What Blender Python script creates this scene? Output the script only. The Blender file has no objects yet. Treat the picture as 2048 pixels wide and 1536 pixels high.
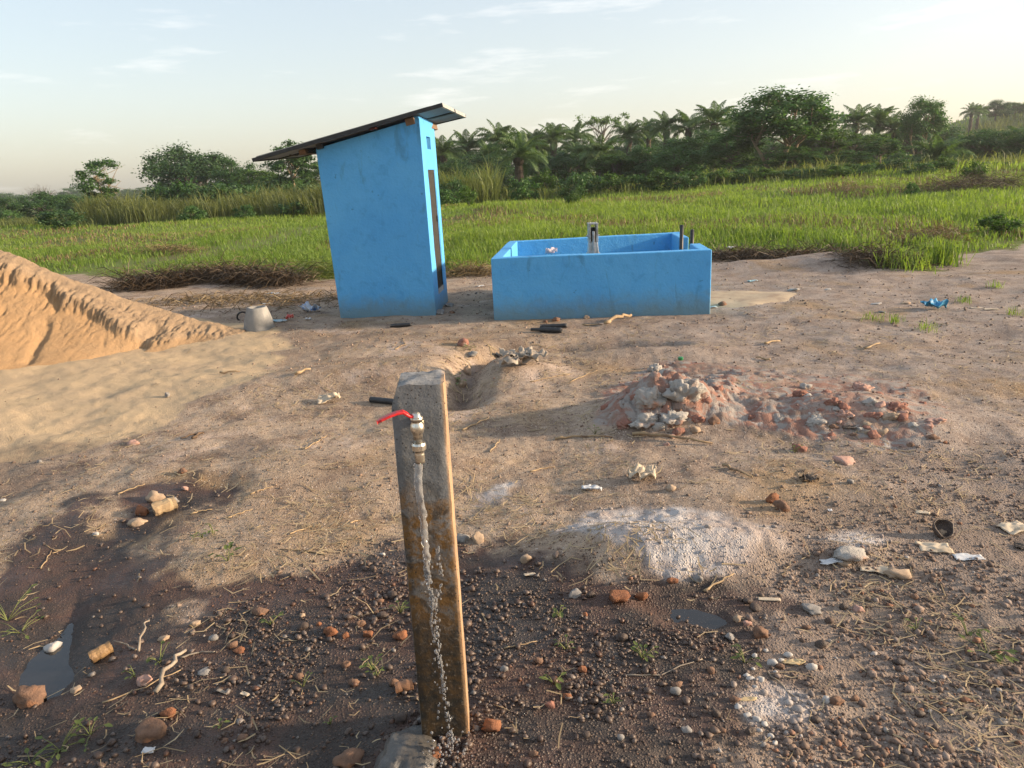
import bpy, math, random
import numpy as np
from mathutils import Vector, Matrix

random.seed(7)
rng = np.random.default_rng(11)
scene = bpy.context.scene
COL = scene.collection

# ------------------------------------------------------------------ camera
F_PX, CAM_H = 1495.0, 1.70            # focal length in photo pixels (2048 wide), eye height
PITCH, ROLL = math.radians(15.7), math.radians(2.7)
_f = np.array([0, math.cos(PITCH), -math.sin(PITCH)])
_r0 = np.array([1.0, 0, 0]); _u0 = np.array([0, math.sin(PITCH), math.cos(PITCH)])
_R = math.cos(ROLL) * _r0 - math.sin(ROLL) * _u0
_U = math.sin(ROLL) * _r0 + math.cos(ROLL) * _u0
_C = np.array([0, 0, CAM_H])
cd = bpy.data.cameras.new("camera"); cam = bpy.data.objects.new("camera", cd); COL.objects.link(cam)
cd.sensor_width = 36.0; cd.lens = 36.0 * F_PX / 2048.0
cd.clip_start = 0.05; cd.clip_end = 5000
cam.matrix_world = Matrix(((_R[0], _U[0], -_f[0], 0), (_R[1], _U[1], -_f[1], 0), (_R[2], _U[2], -_f[2], CAM_H), (0, 0, 0, 1)))
scene.camera = cam

# ------------------------------------------------------------------ light
SUN_EL, SUN_AZ = math.radians(13.0), math.radians(91.0)      # azimuth clockwise from +Y (view direction)
SUN_DIR = Vector((math.sin(SUN_AZ) * math.cos(SUN_EL), math.cos(SUN_AZ) * math.cos(SUN_EL), math.sin(SUN_EL)))
world = bpy.data.worlds.new("World"); scene.world = world; world.use_nodes = True
wn, wl = world.node_tree.nodes, world.node_tree.links
wn.clear()
sky = wn.new("ShaderNodeTexSky"); sky.sky_type = 'NISHITA'; sky.sun_disc = False
sky.sun_elevation = SUN_EL; sky.sun_rotation = SUN_AZ
sky.altitude = 300; sky.air_density = 1.0; sky.dust_density = 3.2; sky.ozone_density = 1.5
bg = wn.new("ShaderNodeBackground"); bg.inputs["Strength"].default_value = 0.115
wo = wn.new("ShaderNodeOutputWorld")
tc = wn.new("ShaderNodeTexCoord"); mp = wn.new("ShaderNodeMapping")
mp.inputs["Scale"].default_value = (3.0, 3.0, 22.0)
nz = wn.new("ShaderNodeTexNoise"); nz.inputs["Scale"].default_value = 1.6; nz.inputs["Detail"].default_value = 7; nz.inputs["Roughness"].default_value = 0.62
cr = wn.new("ShaderNodeMapRange"); cr.inputs["From Min"].default_value = 0.57; cr.inputs["From Max"].default_value = 0.78; cr.inputs["To Max"].default_value = 0.60
mixc = wn.new("ShaderNodeMix"); mixc.data_type = 'RGBA'; mixc.blend_type = 'MIX'
wl.new(tc.outputs["Generated"], mp.inputs["Vector"]); wl.new(mp.outputs["Vector"], nz.inputs["Vector"])
wl.new(nz.outputs["Fac"], cr.inputs["Value"]); wl.new(cr.outputs["Result"], mixc.inputs[0])
hs = wn.new("ShaderNodeHueSaturation"); hs.inputs["Saturation"].default_value = 1.32; gm_ = wn.new("ShaderNodeGamma"); gm_.inputs[1].default_value = 0.55; wl.new(sky.outputs["Color"], gm_.inputs[0]); wl.new(gm_.outputs[0], hs.inputs["Color"]); hs.inputs["Value"].default_value = 1.28; mh = wn.new("ShaderNodeMix"); mh.data_type = "RGBA"; mh.inputs[0].default_value = 0.22; mh.inputs[7].default_value = (2.9, 2.55, 2.2, 1); wl.new(hs.outputs["Color"], mh.inputs[6]); wl.new(mh.outputs[2], mixc.inputs[6]); mixc.inputs[7].default_value = (3.4, 3.3, 3.2, 1)
wl.new(mixc.outputs[2], bg.inputs["Color"]); wl.new(bg.outputs["Background"], wo.inputs["Surface"])
sd = bpy.data.lights.new("sun", 'SUN'); sun = bpy.data.objects.new("sun", sd); COL.objects.link(sun)
sd.energy = 2.9; sd.angle = math.radians(3.0); sd.color = (1.0, 0.78, 0.55)
sun.rotation_euler = SUN_DIR.to_track_quat('Z', 'Y').to_euler()
sun.location = (60, 0, 30)
scene.view_settings.view_transform = 'Standard'; scene.view_settings.look = 'None'
scene.view_settings.gamma = 1.0; scene.view_settings.use_curve_mapping = False
scene.view_settings.exposure = 1.80
scene.render.engine = 'CYCLES'
scene.cycles.max_bounces = 7; scene.cycles.diffuse_bounces = 3; scene.cycles.transmission_bounces = 6
scene.cycles.transparent_max_bounces = 6; scene.cycles.volume_bounces = 0
scene.cycles.caustics_reflective = False; scene.cycles.caustics_refractive = False
scene.cycles.use_denoising = True

# ------------------------------------------------------------------ pixel helpers (photo measurements -> world metres)
def ray(u, v): return _f + (u - 1024) / F_PX * _R - (v - 768) / F_PX * _U
def on_plane(u, v, z=0.0):
    d = ray(u, v); return _C + d * ((z - CAM_H) / d[2])
def at_depth(u, v, y):
    d = ray(u, v); return _C + d * (y / d[1])
def gxy(u, v): return on_plane(u, v)[:2]

# ------------------------------------------------------------------ noise
def _hash(ix, iy, iz, s):
    h = (ix.astype(np.int64) * 374761393 + iy.astype(np.int64) * 668265263 + iz.astype(np.int64) * 2147483647 + s * 974711) & 0xFFFFFFFF
    h = ((h ^ (h >> 13)) * 1274126177) & 0xFFFFFFFF
    h = ((h ^ (h >> 16)) * 2246822519) & 0xFFFFFFFF
    return ((h ^ (h >> 15)) & 0xFFFFFF) / float(0xFFFFFF)
def vnoise(x, y, z=None, seed=0):
    x = np.asarray(x, float); y = np.asarray(y, float)
    if z is None:
        ix, iy = np.floor(x), np.floor(y); fx, fy = x - ix, y - iy
        fx = fx * fx * (3 - 2 * fx); fy = fy * fy * (3 - 2 * fy); o = np.zeros_like(ix)
        a = _hash(ix, iy, o, seed); b = _hash(ix + 1, iy, o, seed); c = _hash(ix, iy + 1, o, seed); d = _hash(ix + 1, iy + 1, o, seed)
        return (a + (b - a) * fx) * (1 - fy) + (c + (d - c) * fx) * fy
    z = np.asarray(z, float)
    ix, iy, iz = np.floor(x), np.floor(y), np.floor(z); fx, fy, fz = x - ix, y - iy, z - iz
    fx = fx * fx * (3 - 2 * fx); fy = fy * fy * (3 - 2 * fy); fz = fz * fz * (3 - 2 * fz)
    def pl(k):
        a = _hash(ix, iy, iz + k, seed); b = _hash(ix + 1, iy, iz + k, seed); c = _hash(ix, iy + 1, iz + k, seed); d = _hash(ix + 1, iy + 1, iz + k, seed)
        return (a + (b - a) * fx) * (1 - fy) + (c + (d - c) * fx) * fy
    return pl(0) * (1 - fz) + pl(1) * fz
def fbm(x, y, z=None, octv=4, seed=0, gain=0.5):
    s, a, t = 0.0, 1.0, 0.0
    for i in range(octv):
        k = 2.03 ** i
        s = s + a * vnoise(np.asarray(x) * k + 13.7 * i, np.asarray(y) * k + 7.1 * i, None if z is None else np.asarray(z) * k, seed + i)
        t += a; a *= gain
    return s / t                                     # 0..1
def sstep(a, b, x):
    t = np.clip((np.asarray(x, float) - a) / (b - a), 0, 1); return t * t * (3 - 2 * t)

def poly_sd(x, y, pts):
    """signed distance to a closed polygon in metres, positive inside"""
    x = np.asarray(x, float); y = np.asarray(y, float)
    d = np.full(x.shape, 1e9); ins = np.zeros(x.shape, bool); n = len(pts)
    for i in range(n):
        ax, ay = pts[i]; bx, by = pts[(i + 1) % n]
        ex, ey = bx - ax, by - ay
        t = np.clip(((x - ax) * ex + (y - ay) * ey) / (ex * ex + ey * ey + 1e-12), 0, 1)
        d = np.minimum(d, np.hypot(x - ax - t * ex, y - ay - t * ey))
        c = ((ay > y) != (by > y)) & (x < (bx - ax) * (y - ay) / (by - ay + 1e-12) + ax)
        ins ^= c
    return np.where(ins, d, -d)
def line_d(x, y, pts):
    x = np.asarray(x, float); y = np.asarray(y, float); d = np.full(x.shape, 1e9)
    for (ax, ay), (bx, by) in zip(pts[:-1], pts[1:]):
        ex, ey = bx - ax, by - ay
        t = np.clip(((x - ax) * ex + (y - ay) * ey) / (ex * ex + ey * ey + 1e-12), 0, 1)
        d = np.minimum(d, np.hypot(x - ax - t * ex, y - ay - t * ey))
    return d
def P(*uv): return [tuple(gxy(u, v)) for u, v in uv]

# ------------------------------------------------------------------ ground zones (world metres)
Z_SAND = P((-420, 1030), (0, 925), (160, 945), (270, 885), (370, 815), (520, 770), (610, 728), (590, 690), (540, 655), (430, 640), (-420, 600))
Z_WETL = P((-150, 1210), (30, 1130), (100, 1085), (205, 1065), (250, 1005), (330, 975), (400, 968), (470, 985), (465, 1010), (400, 1045), (300, 1075), (225, 1110),
           (285, 1150), (290, 1230), (330, 1262), (430, 1250), (480, 1200), (560, 1172), (700, 1162), (815, 1150), (840, 1110), (940, 1085), (1050, 1085), (1130, 1130), (1250, 1158),
           (1400, 1172), (1560, 1170), (1585, 1225), (1490, 1300), (1420, 1400), (1400, 1536), (1420, 1900), (-300, 1900))
Z_DAMP = [P((-100, 905), (90, 880), (230, 885), (215, 960), (90, 1010), (-100, 1010)), P((400, 940), (450, 880), (540, 870), (560, 915), (480, 965)),
          P((985, 690), (1130, 680), (1330, 690), (1300, 705), (1090, 712))]
Z_CHALK = [P((1085, 1085), (1180, 1035), (1300, 1022), (1430, 1035), (1560, 1068), (1590, 1120), (1480, 1160), (1310, 1168), (1190, 1135)),
           P((1640, 1100), (1700, 1075), (1790, 1085), (1790, 1120), (1700, 1125)),
           P((945, 1000), (990, 960), (1060, 965), (1040, 1000), (960, 1030)),
           P((1495, 1400), (1540, 1370), (1580, 1400), (1570, 1440), (1510, 1440))]
Z_CLAY = P((1190, 865), (1215, 790), (1250, 745), (1330, 722), (1500, 730), (1620, 750), (1740, 750), (1830, 775), (1930, 830), (1940, 875), (1800, 905), (1600, 890), (1430, 870), (1300, 880))
Z_GRAVEL = P((840, 1100), (1150, 1150), (1500, 1120), (1620, 1010), (1850, 930), (2250, 860), (2500, 1300), (2400, 1900), (-300, 1900), (-100, 1450), (330, 1290), (560, 1190))
G_EDGE = [tuple(p) for p in P((-900, 620), (-300, 585), (130, 548), (250, 566), (380, 560), (520, 562), (640, 558), (760, 548), (900, 545), (985, 543), (1150, 535),
                              (1430, 506), (1560, 522), (1680, 518), (1780, 538), (1880, 542), (1935, 512), (2048, 490), (2500, 470), (3400, 470))]
Z_GRASS = G_EDGE + [(160, 20), (900, 60), (900, 1400), (-900, 1400), (-900, 60), (-160, 20)]
Z_PUD = P((150, 1178), (172, 1192), (158, 1240), (140, 1285), (160, 1330), (120, 1372), (55, 1380), (20, 1345), (45, 1300), (90, 1262), (120, 1210))
Z_PUD2 = P((1255, 1185), (1400, 1205), (1480, 1240), (1440, 1268), (1330, 1258), (1262, 1225))
L_TRENCH = P((915, 800), (935, 745), (950, 712), (1010, 697), (1120, 690), (1330, 691))
L_DRAIN = P((430, 1000), (300, 1035), (200, 1090), (150, 1180), (90, 1300), (40, 1440))

def bump(x, y, c, rx, ry, h, pw=1.0, rot=0.0):
    dx, dy = x - c[0], y - c[1]
    ca, sa = math.cos(rot), math.sin(rot); a = (dx * ca + dy * sa) / rx; b = (-dx * sa + dy * ca) / ry
    return h * np.exp(-(a * a + b * b) ** pw)
B_ = [(gxy(820, 745), .75, .45, .13), (gxy(1040, 748), .40, .42, .10), (gxy(760, 700), .9, .3, .06),
      (gxy(1330, 835), .42, .31, .25), (gxy(1450, 790), .5, .30, .09), (gxy(1650, 835), .55, .30, .12), (gxy(1850, 850), .55, .3, .05),
      (gxy(1300, 1115), .42, .20, .10), (gxy(1180, 1105), .25, .16, .05), (gxy(1480, 1110), .28, .15, .05),
      (gxy(1700, 1115), .22, .12, .04), (gxy(600, 960), 1.0, .5, .10), (gxy(480, 1110), .6, .30, .05), (gxy(130, 1040), .5, .3, .04),
      (gxy(1660, 530), 1.3, .5, .20), (gxy(1460, 540), .7, .3, .08), (gxy(1300, 712), .7, .25, .07), (gxy(560, 770), .8, .4, .06),
      (gxy(1500, 960), 1.1, .4, .03), (gxy(1900, 760), 1.4, .6, .05)]
def terrain(x, y):
    x = np.asarray(x, float); y = np.asarray(y, float)
    r = np.hypot(x, y)
    # far relief: hill to the right, gentle fall to the left
    z = bump(x, y, (178, 200), 60, 66, 17.0) + 1.6 * sstep(60, 260, y) * sstep(-30, 90, x)
    z = z - 3.2 * sstep(36, 120, y) * sstep(0, -45, x)
    z = z + 0.55 * sstep(22, 52, y) * sstep(4, 26, x)
    z = z + (fbm(x / 9, y / 9, octv=3, seed=5) - .5) * .8 * sstep(14, 45, r)
    z = z + (fbm(x / 70, y / 70, octv=3, seed=9) - .5) * 6 * sstep(110, 300, r)
    near = 1 - sstep(14, 22, r)
    for c, rx, ry, h in B_:
        z = z + bump(x, y, c, rx, ry, h)
    tr = line_d(x, y, L_TRENCH); z = z - .17 * np.exp(-(tr / .16) ** 2)
    dr = line_d(x, y, L_DRAIN); z = z - .035 * np.exp(-(dr / .22) ** 2)
    flat = 1 - np.exp(-(np.hypot((x - 1.1) / 1.9, (y - 10) / 1.7)) ** 4) * .85
    z = z + near * flat * ((fbm(x / 1.1, y / 1.1, octv=3, seed=21) - .5) * .10 + (fbm(x / .28, y / .28, octv=3, seed=22) - .5) * .030)
    # puddles: shallow dishes
    z = z - .03 * sstep(-.03, .10, poly_sd(x, y, Z_PUD)) - .02 * sstep(-.02, .08, poly_sd(x, y, Z_PUD2))
    return z
def terrain_fine(x, y, m):
    """small relief that only the ground sheet carries"""
    r = np.hypot(x, y); k = 1 - sstep(9, 16, r)
    z = (fbm(x / .07, y / .07, octv=3, seed=31) - .5) * .012 + (fbm(x / .022, y / .022, octv=2, seed=33) - .5) * .004
    z = z + m['sand'] * ((fbm(x / .16, y / .13, octv=3, seed=36) - .5) * .026)                        # trampled sand
    pk = gxy(1325, 830); cl = m['clay'] * (.30 + .9 * np.exp(-(((x - pk[0]) / .42) ** 2 + ((y - pk[1]) / .4) ** 2)) + .35 * sstep(.5, .62, fbm(x / .5, y / .3, octv=2, seed=46)))
    z = z + cl * (np.clip(np.abs(fbm(x / .17, y / .17, octv=2, seed=41) - .5) * 4, 0, 1) ** .6 * .045 + np.clip(np.abs(fbm(x / .06, y / .06, octv=2, seed=42) - .5) * 4, 0, 1) * .028 + (fbm(x / .02, y / .02, octv=2, seed=43) - .5) * .012)
    z = z + m['chalk'] * np.clip(np.abs(fbm(x / .08, y / .08, octv=3, seed=44) - .5) * 4, 0, 1) * .010
    return z * k
def th(x, y): return float(terrain(np.array([x]), np.array([y]))[0])
def place(u, v):
    z = 0.0
    for _ in range(8):
        p = on_plane(u, v, z); z = .5 * z + .5 * th(p[0], p[1])
    p = on_plane(u, v, z)
    return Vector((p[0], p[1], th(p[0], p[1])))
def depth_px(p): return F_PX / float((np.array(p) - _C) @ _f)       # photo pixels per metre at p
def at_dist(u, y):
    """ground point in the column u of the photograph at distance y"""
    v = 345.0
    for _ in range(3):
        p = at_depth(u, v, y); z = th(p[0], p[1]); q = np.array([p[0], y, z]) - _C
        v = 768 - F_PX * (q @ _U) / (q @ _f)
        u2 = 1024 + F_PX * (q @ _R) / (q @ _f)
    return Vector((p[0], y, z))

def masks(x, y):
    w1 = (fbm(x / .35, y / .35, octv=4, seed=51) - .5); w2 = (fbm(x / .9, y / .9, octv=3, seed=52) - .5)
    m = {}
    m['sand'] = sstep(-.25, .35, poly_sd(x, y, Z_SAND) + w2 * .9 + w1 * .4)
    m['wet'] = sstep(-.24, .14, poly_sd(x, y, Z_WETL) + w1 * .75 + (fbm(x / .08, y / .08, octv=2, seed=54) - .5) * .22)
    for z in Z_DAMP: m['wet'] = np.maximum(m['wet'], .45 * sstep(-.10, .15, poly_sd(x, y, z) + w1 * .3))
    m['wet'] = np.maximum(m['wet'], .55 * np.exp(-(line_d(x, y, L_TRENCH) / .12) ** 2))
    c = 0
    for z in Z_CHALK: c = np.maximum(c, sstep(-.08, .10, poly_sd(x, y, z) + w1 * .3))
    m['chalk'] = c; m['wet'] = m['wet'] * (1 - .95 * c)
    m['clay'] = sstep(-.12, .15, poly_sd(x, y, Z_CLAY) + w1 * .35) * (1 - .45 * sstep(1.5, 2.1, x + w1 * 1.6))
    m['grass'] = sstep(-.5, .6, poly_sd(x, y, Z_GRASS) + w2 * 1.6)
    m['gravel'] = sstep(-.25, .3, poly_sd(x, y, Z_GRAVEL) + w1 * .5)
    return m

# ------------------------------------------------------------------ object helpers
def tag(o, label, cat, group=None):
    o["label"] = label; o["category"] = cat
    if group: o["group"] = group
    return o
def link(o, parent=None):
    COL.objects.link(o)
    if parent is not None: o.parent = parent
    return o
def mesh_np(name, V, Fa, smooth=False):
    V = np.asarray(V, np.float32); Fa = np.asarray(Fa, np.int32)
    me = bpy.data.meshes.new(name); n, (m, k) = len(V), Fa.shape
    me.vertices.add(n); me.vertices.foreach_set("co", V.ravel())
    me.loops.add(m * k); me.loops.foreach_set("vertex_index", Fa.ravel())
    me.polygons.add(m); me.polygons.foreach_set("loop_start", np.arange(0, m * k, k, dtype=np.int32))
    if smooth: me.polygons.foreach_set("use_smooth", np.ones(m, bool))
    me.update(calc_edges=True); me.validate()
    return me
def attr(me, name, arr, kind='FLOAT'):
    a = me.attributes.new(name, kind, 'POINT')
    if kind == 'FLOAT': a.data.foreach_set("value", np.asarray(arr, np.float32))
    else: a.data.foreach_set("color", np.asarray(arr, np.float32).ravel())
def obj(name, me, mat, parent=None, loc=None, smooth=None):
    if mat is not None and len(me.materials) == 0: me.materials.append(mat)
    if smooth is not None: me.polygons.foreach_set("use_smooth", np.full(len(me.polygons), smooth))
    o = bpy.data.objects.new(name, me); link(o, parent)
    if loc is not None: o.location = loc
    return o
def empty(name, loc, rz=0.0):
    o = bpy.data.objects.new(name, None); link(o); o.location = loc; o.rotation_euler = (0, 0, rz); o.empty_display_size = .1
    return o
class MB:
    def __init__(s): s.v, s.f = [], []
    def add(s, V, Fs):
        k = len(s.v); s.v += [tuple(map(float, p)) for p in V]; s.f += [tuple(int(i) + k for i in f) for f in Fs]; return s
    def box(s, a, b):
        (x0, y0, z0), (x1, y1, z1) = a, b
        return s.add([(x0, y0, z0), (x1, y0, z0), (x1, y1, z0), (x0, y1, z0), (x0, y0, z1), (x1, y0, z1), (x1, y1, z1), (x0, y1, z1)],
                     [(0, 3, 2, 1), (4, 5, 6, 7), (0, 1, 5, 4), (1, 2, 6, 5), (2, 3, 7, 6), (3, 0, 4, 7)])
    def hexa(s, P8):
        return s.add(P8, [(0, 3, 2, 1), (4, 5, 6, 7), (0, 1, 5, 4), (1, 2, 6, 5), (2, 3, 7, 6), (3, 0, 4, 7)])
    def tube(s, pts, rad, n=8, cap=True):
        pts = [Vector(p) for p in pts]; m = len(pts)
        rad = rad if hasattr(rad, '__len__') else [rad] * m
        V, Fs = [], []; prev = None
        for i, p in enumerate(pts):
            t = (pts[min(i + 1, m - 1)] - pts[max(i - 1, 0)]).normalized()
            a = Vector((0, 0, 1)) if abs(t.z) < .9 else Vector((1, 0, 0))
            a = (prev if prev else a); a = (a - t * a.dot(t)).normalized(); b = t.cross(a); prev = a
            for j in range(n):
                w = 2 * math.pi * j / n; V.append(p + (a * math.cos(w) + b * math.sin(w)) * rad[i])
        for i in range(m - 1):
            for j in range(n):
                Fs.append((i * n + j, i * n + (j + 1) % n, (i + 1) * n + (j + 1) % n, (i + 1) * n + j))
        if cap: Fs += [tuple(range(n))[::-1], tuple((m - 1) * n + j for j in range(n))]
        return s.add(V, Fs)
    def lathe(s, prof, n=24, c=(0, 0, 0), cap=True):
        V = [(c[0] + r * math.cos(2 * math.pi * j / n), c[1] + r * math.sin(2 * math.pi * j / n), c[2] + z) for r, z in prof for j in range(n)]
        Fs = [(i * n + j, i * n + (j + 1) % n, (i + 1) * n + (j + 1) % n, (i + 1) * n + j) for i in range(len(prof) - 1) for j in range(n)]
        if cap: Fs += [tuple(range(n))[::-1], tuple((len(prof) - 1) * n + j for j in range(n))]
        return s.add(V, Fs)
    def mesh(s, name="m"):
        me = bpy.data.meshes.new(name); me.from_pydata(s.v, [], s.f); me.update(); return me
    def build(s, name, mat, parent=None, loc=None, smooth=False): return obj(name, s.mesh(name), mat, parent, loc, smooth)
def bevel(o, w, seg=2):
    m = o.modifiers.new("bevel", 'BEVEL'); m.width = w; m.segments = seg; m.limit_method = 'ANGLE'; m.angle_limit = math.radians(40)
    return o

# ------------------------------------------------------------------ materials
class NT:
    def __init__(s, name):
        s.m = bpy.data.materials.new(name); s.m.use_nodes = True; s.n = s.m.node_tree.nodes; s.l = s.m.node_tree.links
        s.n.clear(); s.out = s.n.new("ShaderNodeOutputMaterial")
    def node(s, t, **kw):
        n = s.n.new(t)
        for k, v in kw.items(): setattr(n, k, v)
        return n
    def put(s, sock, v):
        if isinstance(v, bpy.types.NodeSocket): s.l.new(v, sock)
        elif isinstance(v, (tuple, list)) and sock.type == 'RGBA': sock.default_value = (*v[:3], 1)
        else: sock.default_value = v
    def coord(s, kind="Object", scale=(1, 1, 1)):
        o = s.node("ShaderNodeTexCoord").outputs[kind] if kind != "World" else s.node("ShaderNodeNewGeometry").outputs["Position"]
        if scale != (1, 1, 1):
            mp = s.node("ShaderNodeMapping"); mp.inputs["Scale"].default_value = scale; s.l.new(o, mp.inputs["Vector"]); o = mp.outputs["Vector"]
        return o
    def noise(s, co, scale, detail=5, rough=.55, dist=0.0):
        n = s.node("ShaderNodeTexNoise"); s.l.new(co, n.inputs["Vector"]); n.inputs["Scale"].default_value = scale
        n.inputs["Detail"].default_value = detail; n.inputs["Roughness"].default_value = rough; n.inputs["Distortion"].default_value = dist
        return n.outputs["Fac"]
    def vor(s, co, scale, feature='F1', out="Distance"):
        n = s.node("ShaderNodeTexVoronoi", feature=feature); s.l.new(co, n.inputs["Vector"]); n.inputs["Scale"].default_value = scale
        return n.outputs[out]
    def ramp(s, v, a, b, lo=0.0, hi=1.0, smooth=True):
        n = s.node("ShaderNodeMapRange", interpolation_type='SMOOTHSTEP' if smooth else 'LINEAR'); s.put(n.inputs["Value"], v)
        n.inputs["From Min"].default_value = a; n.inputs["From Max"].default_value = b; n.inputs["To Min"].default_value = lo; n.inputs["To Max"].default_value = hi
        return n.outputs["Result"]
    def math(s, op, a, b=0.0, c=None):
        n = s.node("ShaderNodeMath", operation=op); s.put(n.inputs[0], a); s.put(n.inputs[1], b)
        if c is not None: s.put(n.inputs[2], c)
        return n.outputs[0]
    def mix(s, fac, a, b, blend='MIX'):
        n = s.node("ShaderNodeMix", data_type='RGBA', blend_type=blend); s.put(n.inputs[0], fac); s.put(n.inputs[6], a); s.put(n.inputs[7], b)
        return n.outputs[2]
    def attr(s, name, out="Fac"):
        n = s.node("ShaderNodeAttribute", attribute_name=name); return n.outputs[out]
    def rand(s): return s.node("ShaderNodeObjectInfo").outputs["Random"]
    def bump(s, h, strength=.5, dist=.01, normal=None):
        n = s.node("ShaderNodeBump"); s.put(n.inputs["Height"], h); n.inputs["Strength"].default_value = strength; n.inputs["Distance"].default_value = dist
        if normal is not None: s.l.new(normal, n.inputs["Normal"])
        return n.outputs["Normal"]
    def bsdf(s, color, rough=.8, normal=None, metal=0.0, spec=.4, **kw):
        b = s.node("ShaderNodeBsdfPrincipled"); s.put(b.inputs["Base Color"], color); s.put(b.inputs["Roughness"], rough); s.put(b.inputs["Metallic"], metal)
        s.put(b.inputs["Specular IOR Level"], spec)
        if normal is not None: s.l.new(normal, b.inputs["Normal"])
        for k, v in kw.items(): s.put(b.inputs[k], v)
        s.l.new(b.outputs[0], s.out.inputs["Surface"]); return s.m
def noisy(name, a, b, scale=6, rough=.85, bump=.4, bdist=.01, c=None, cscale=2.0, metal=0.0, spec=.3, rand=0.0, bscale=None):
    t = NT(name); co = t.coord("Object"); n1 = t.noise(co, scale, 6, .6)
    col = t.mix(t.ramp(n1, .3, .7), a, b)
    if c is not None: col = t.mix(t.ramp(t.noise(co, cscale, 4, .6, .4), .5, .68), col, c)
    if rand: col = t.mix(t.math('MULTIPLY', t.rand(), rand), col, tuple(x * .35 for x in a))
    nm = t.bump(t.noise(co, bscale or scale * 5, 5, .65), bump, bdist)
    return t.bsdf(col, rough, nm, metal, spec)
def foliage(name, c1, c2, trans=.35, tr_tint=(1.25, 1.2, .55), c3=None):
    t = NT(name); tint = t.attr("tint"); r = t.rand()
    col = t.mix(tint, c1, c2)
    col = t.mix(t.math('MULTIPLY', r, .45), col, c3 or tuple(.6 * x for x in c1))
    d = t.node("ShaderNodeBsdfPrincipled"); t.put(d.inputs["Base Color"], col); d.inputs["Roughness"].default_value = .55; d.inputs["Specular IOR Level"].default_value = .3
    tb = t.node("ShaderNodeBsdfTranslucent"); t.put(tb.inputs["Color"], t.mix(1.0, col, tr_tint, 'MULTIPLY'))
    ms = t.node("ShaderNodeMixShader"); ms.inputs[0].default_value = trans
    t.l.new(d.outputs[0], ms.inputs[1]); t.l.new(tb.outputs[0], ms.inputs[2]); t.l.new(ms.outputs[0], t.out.inputs["Surface"])
    return t.m

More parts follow.
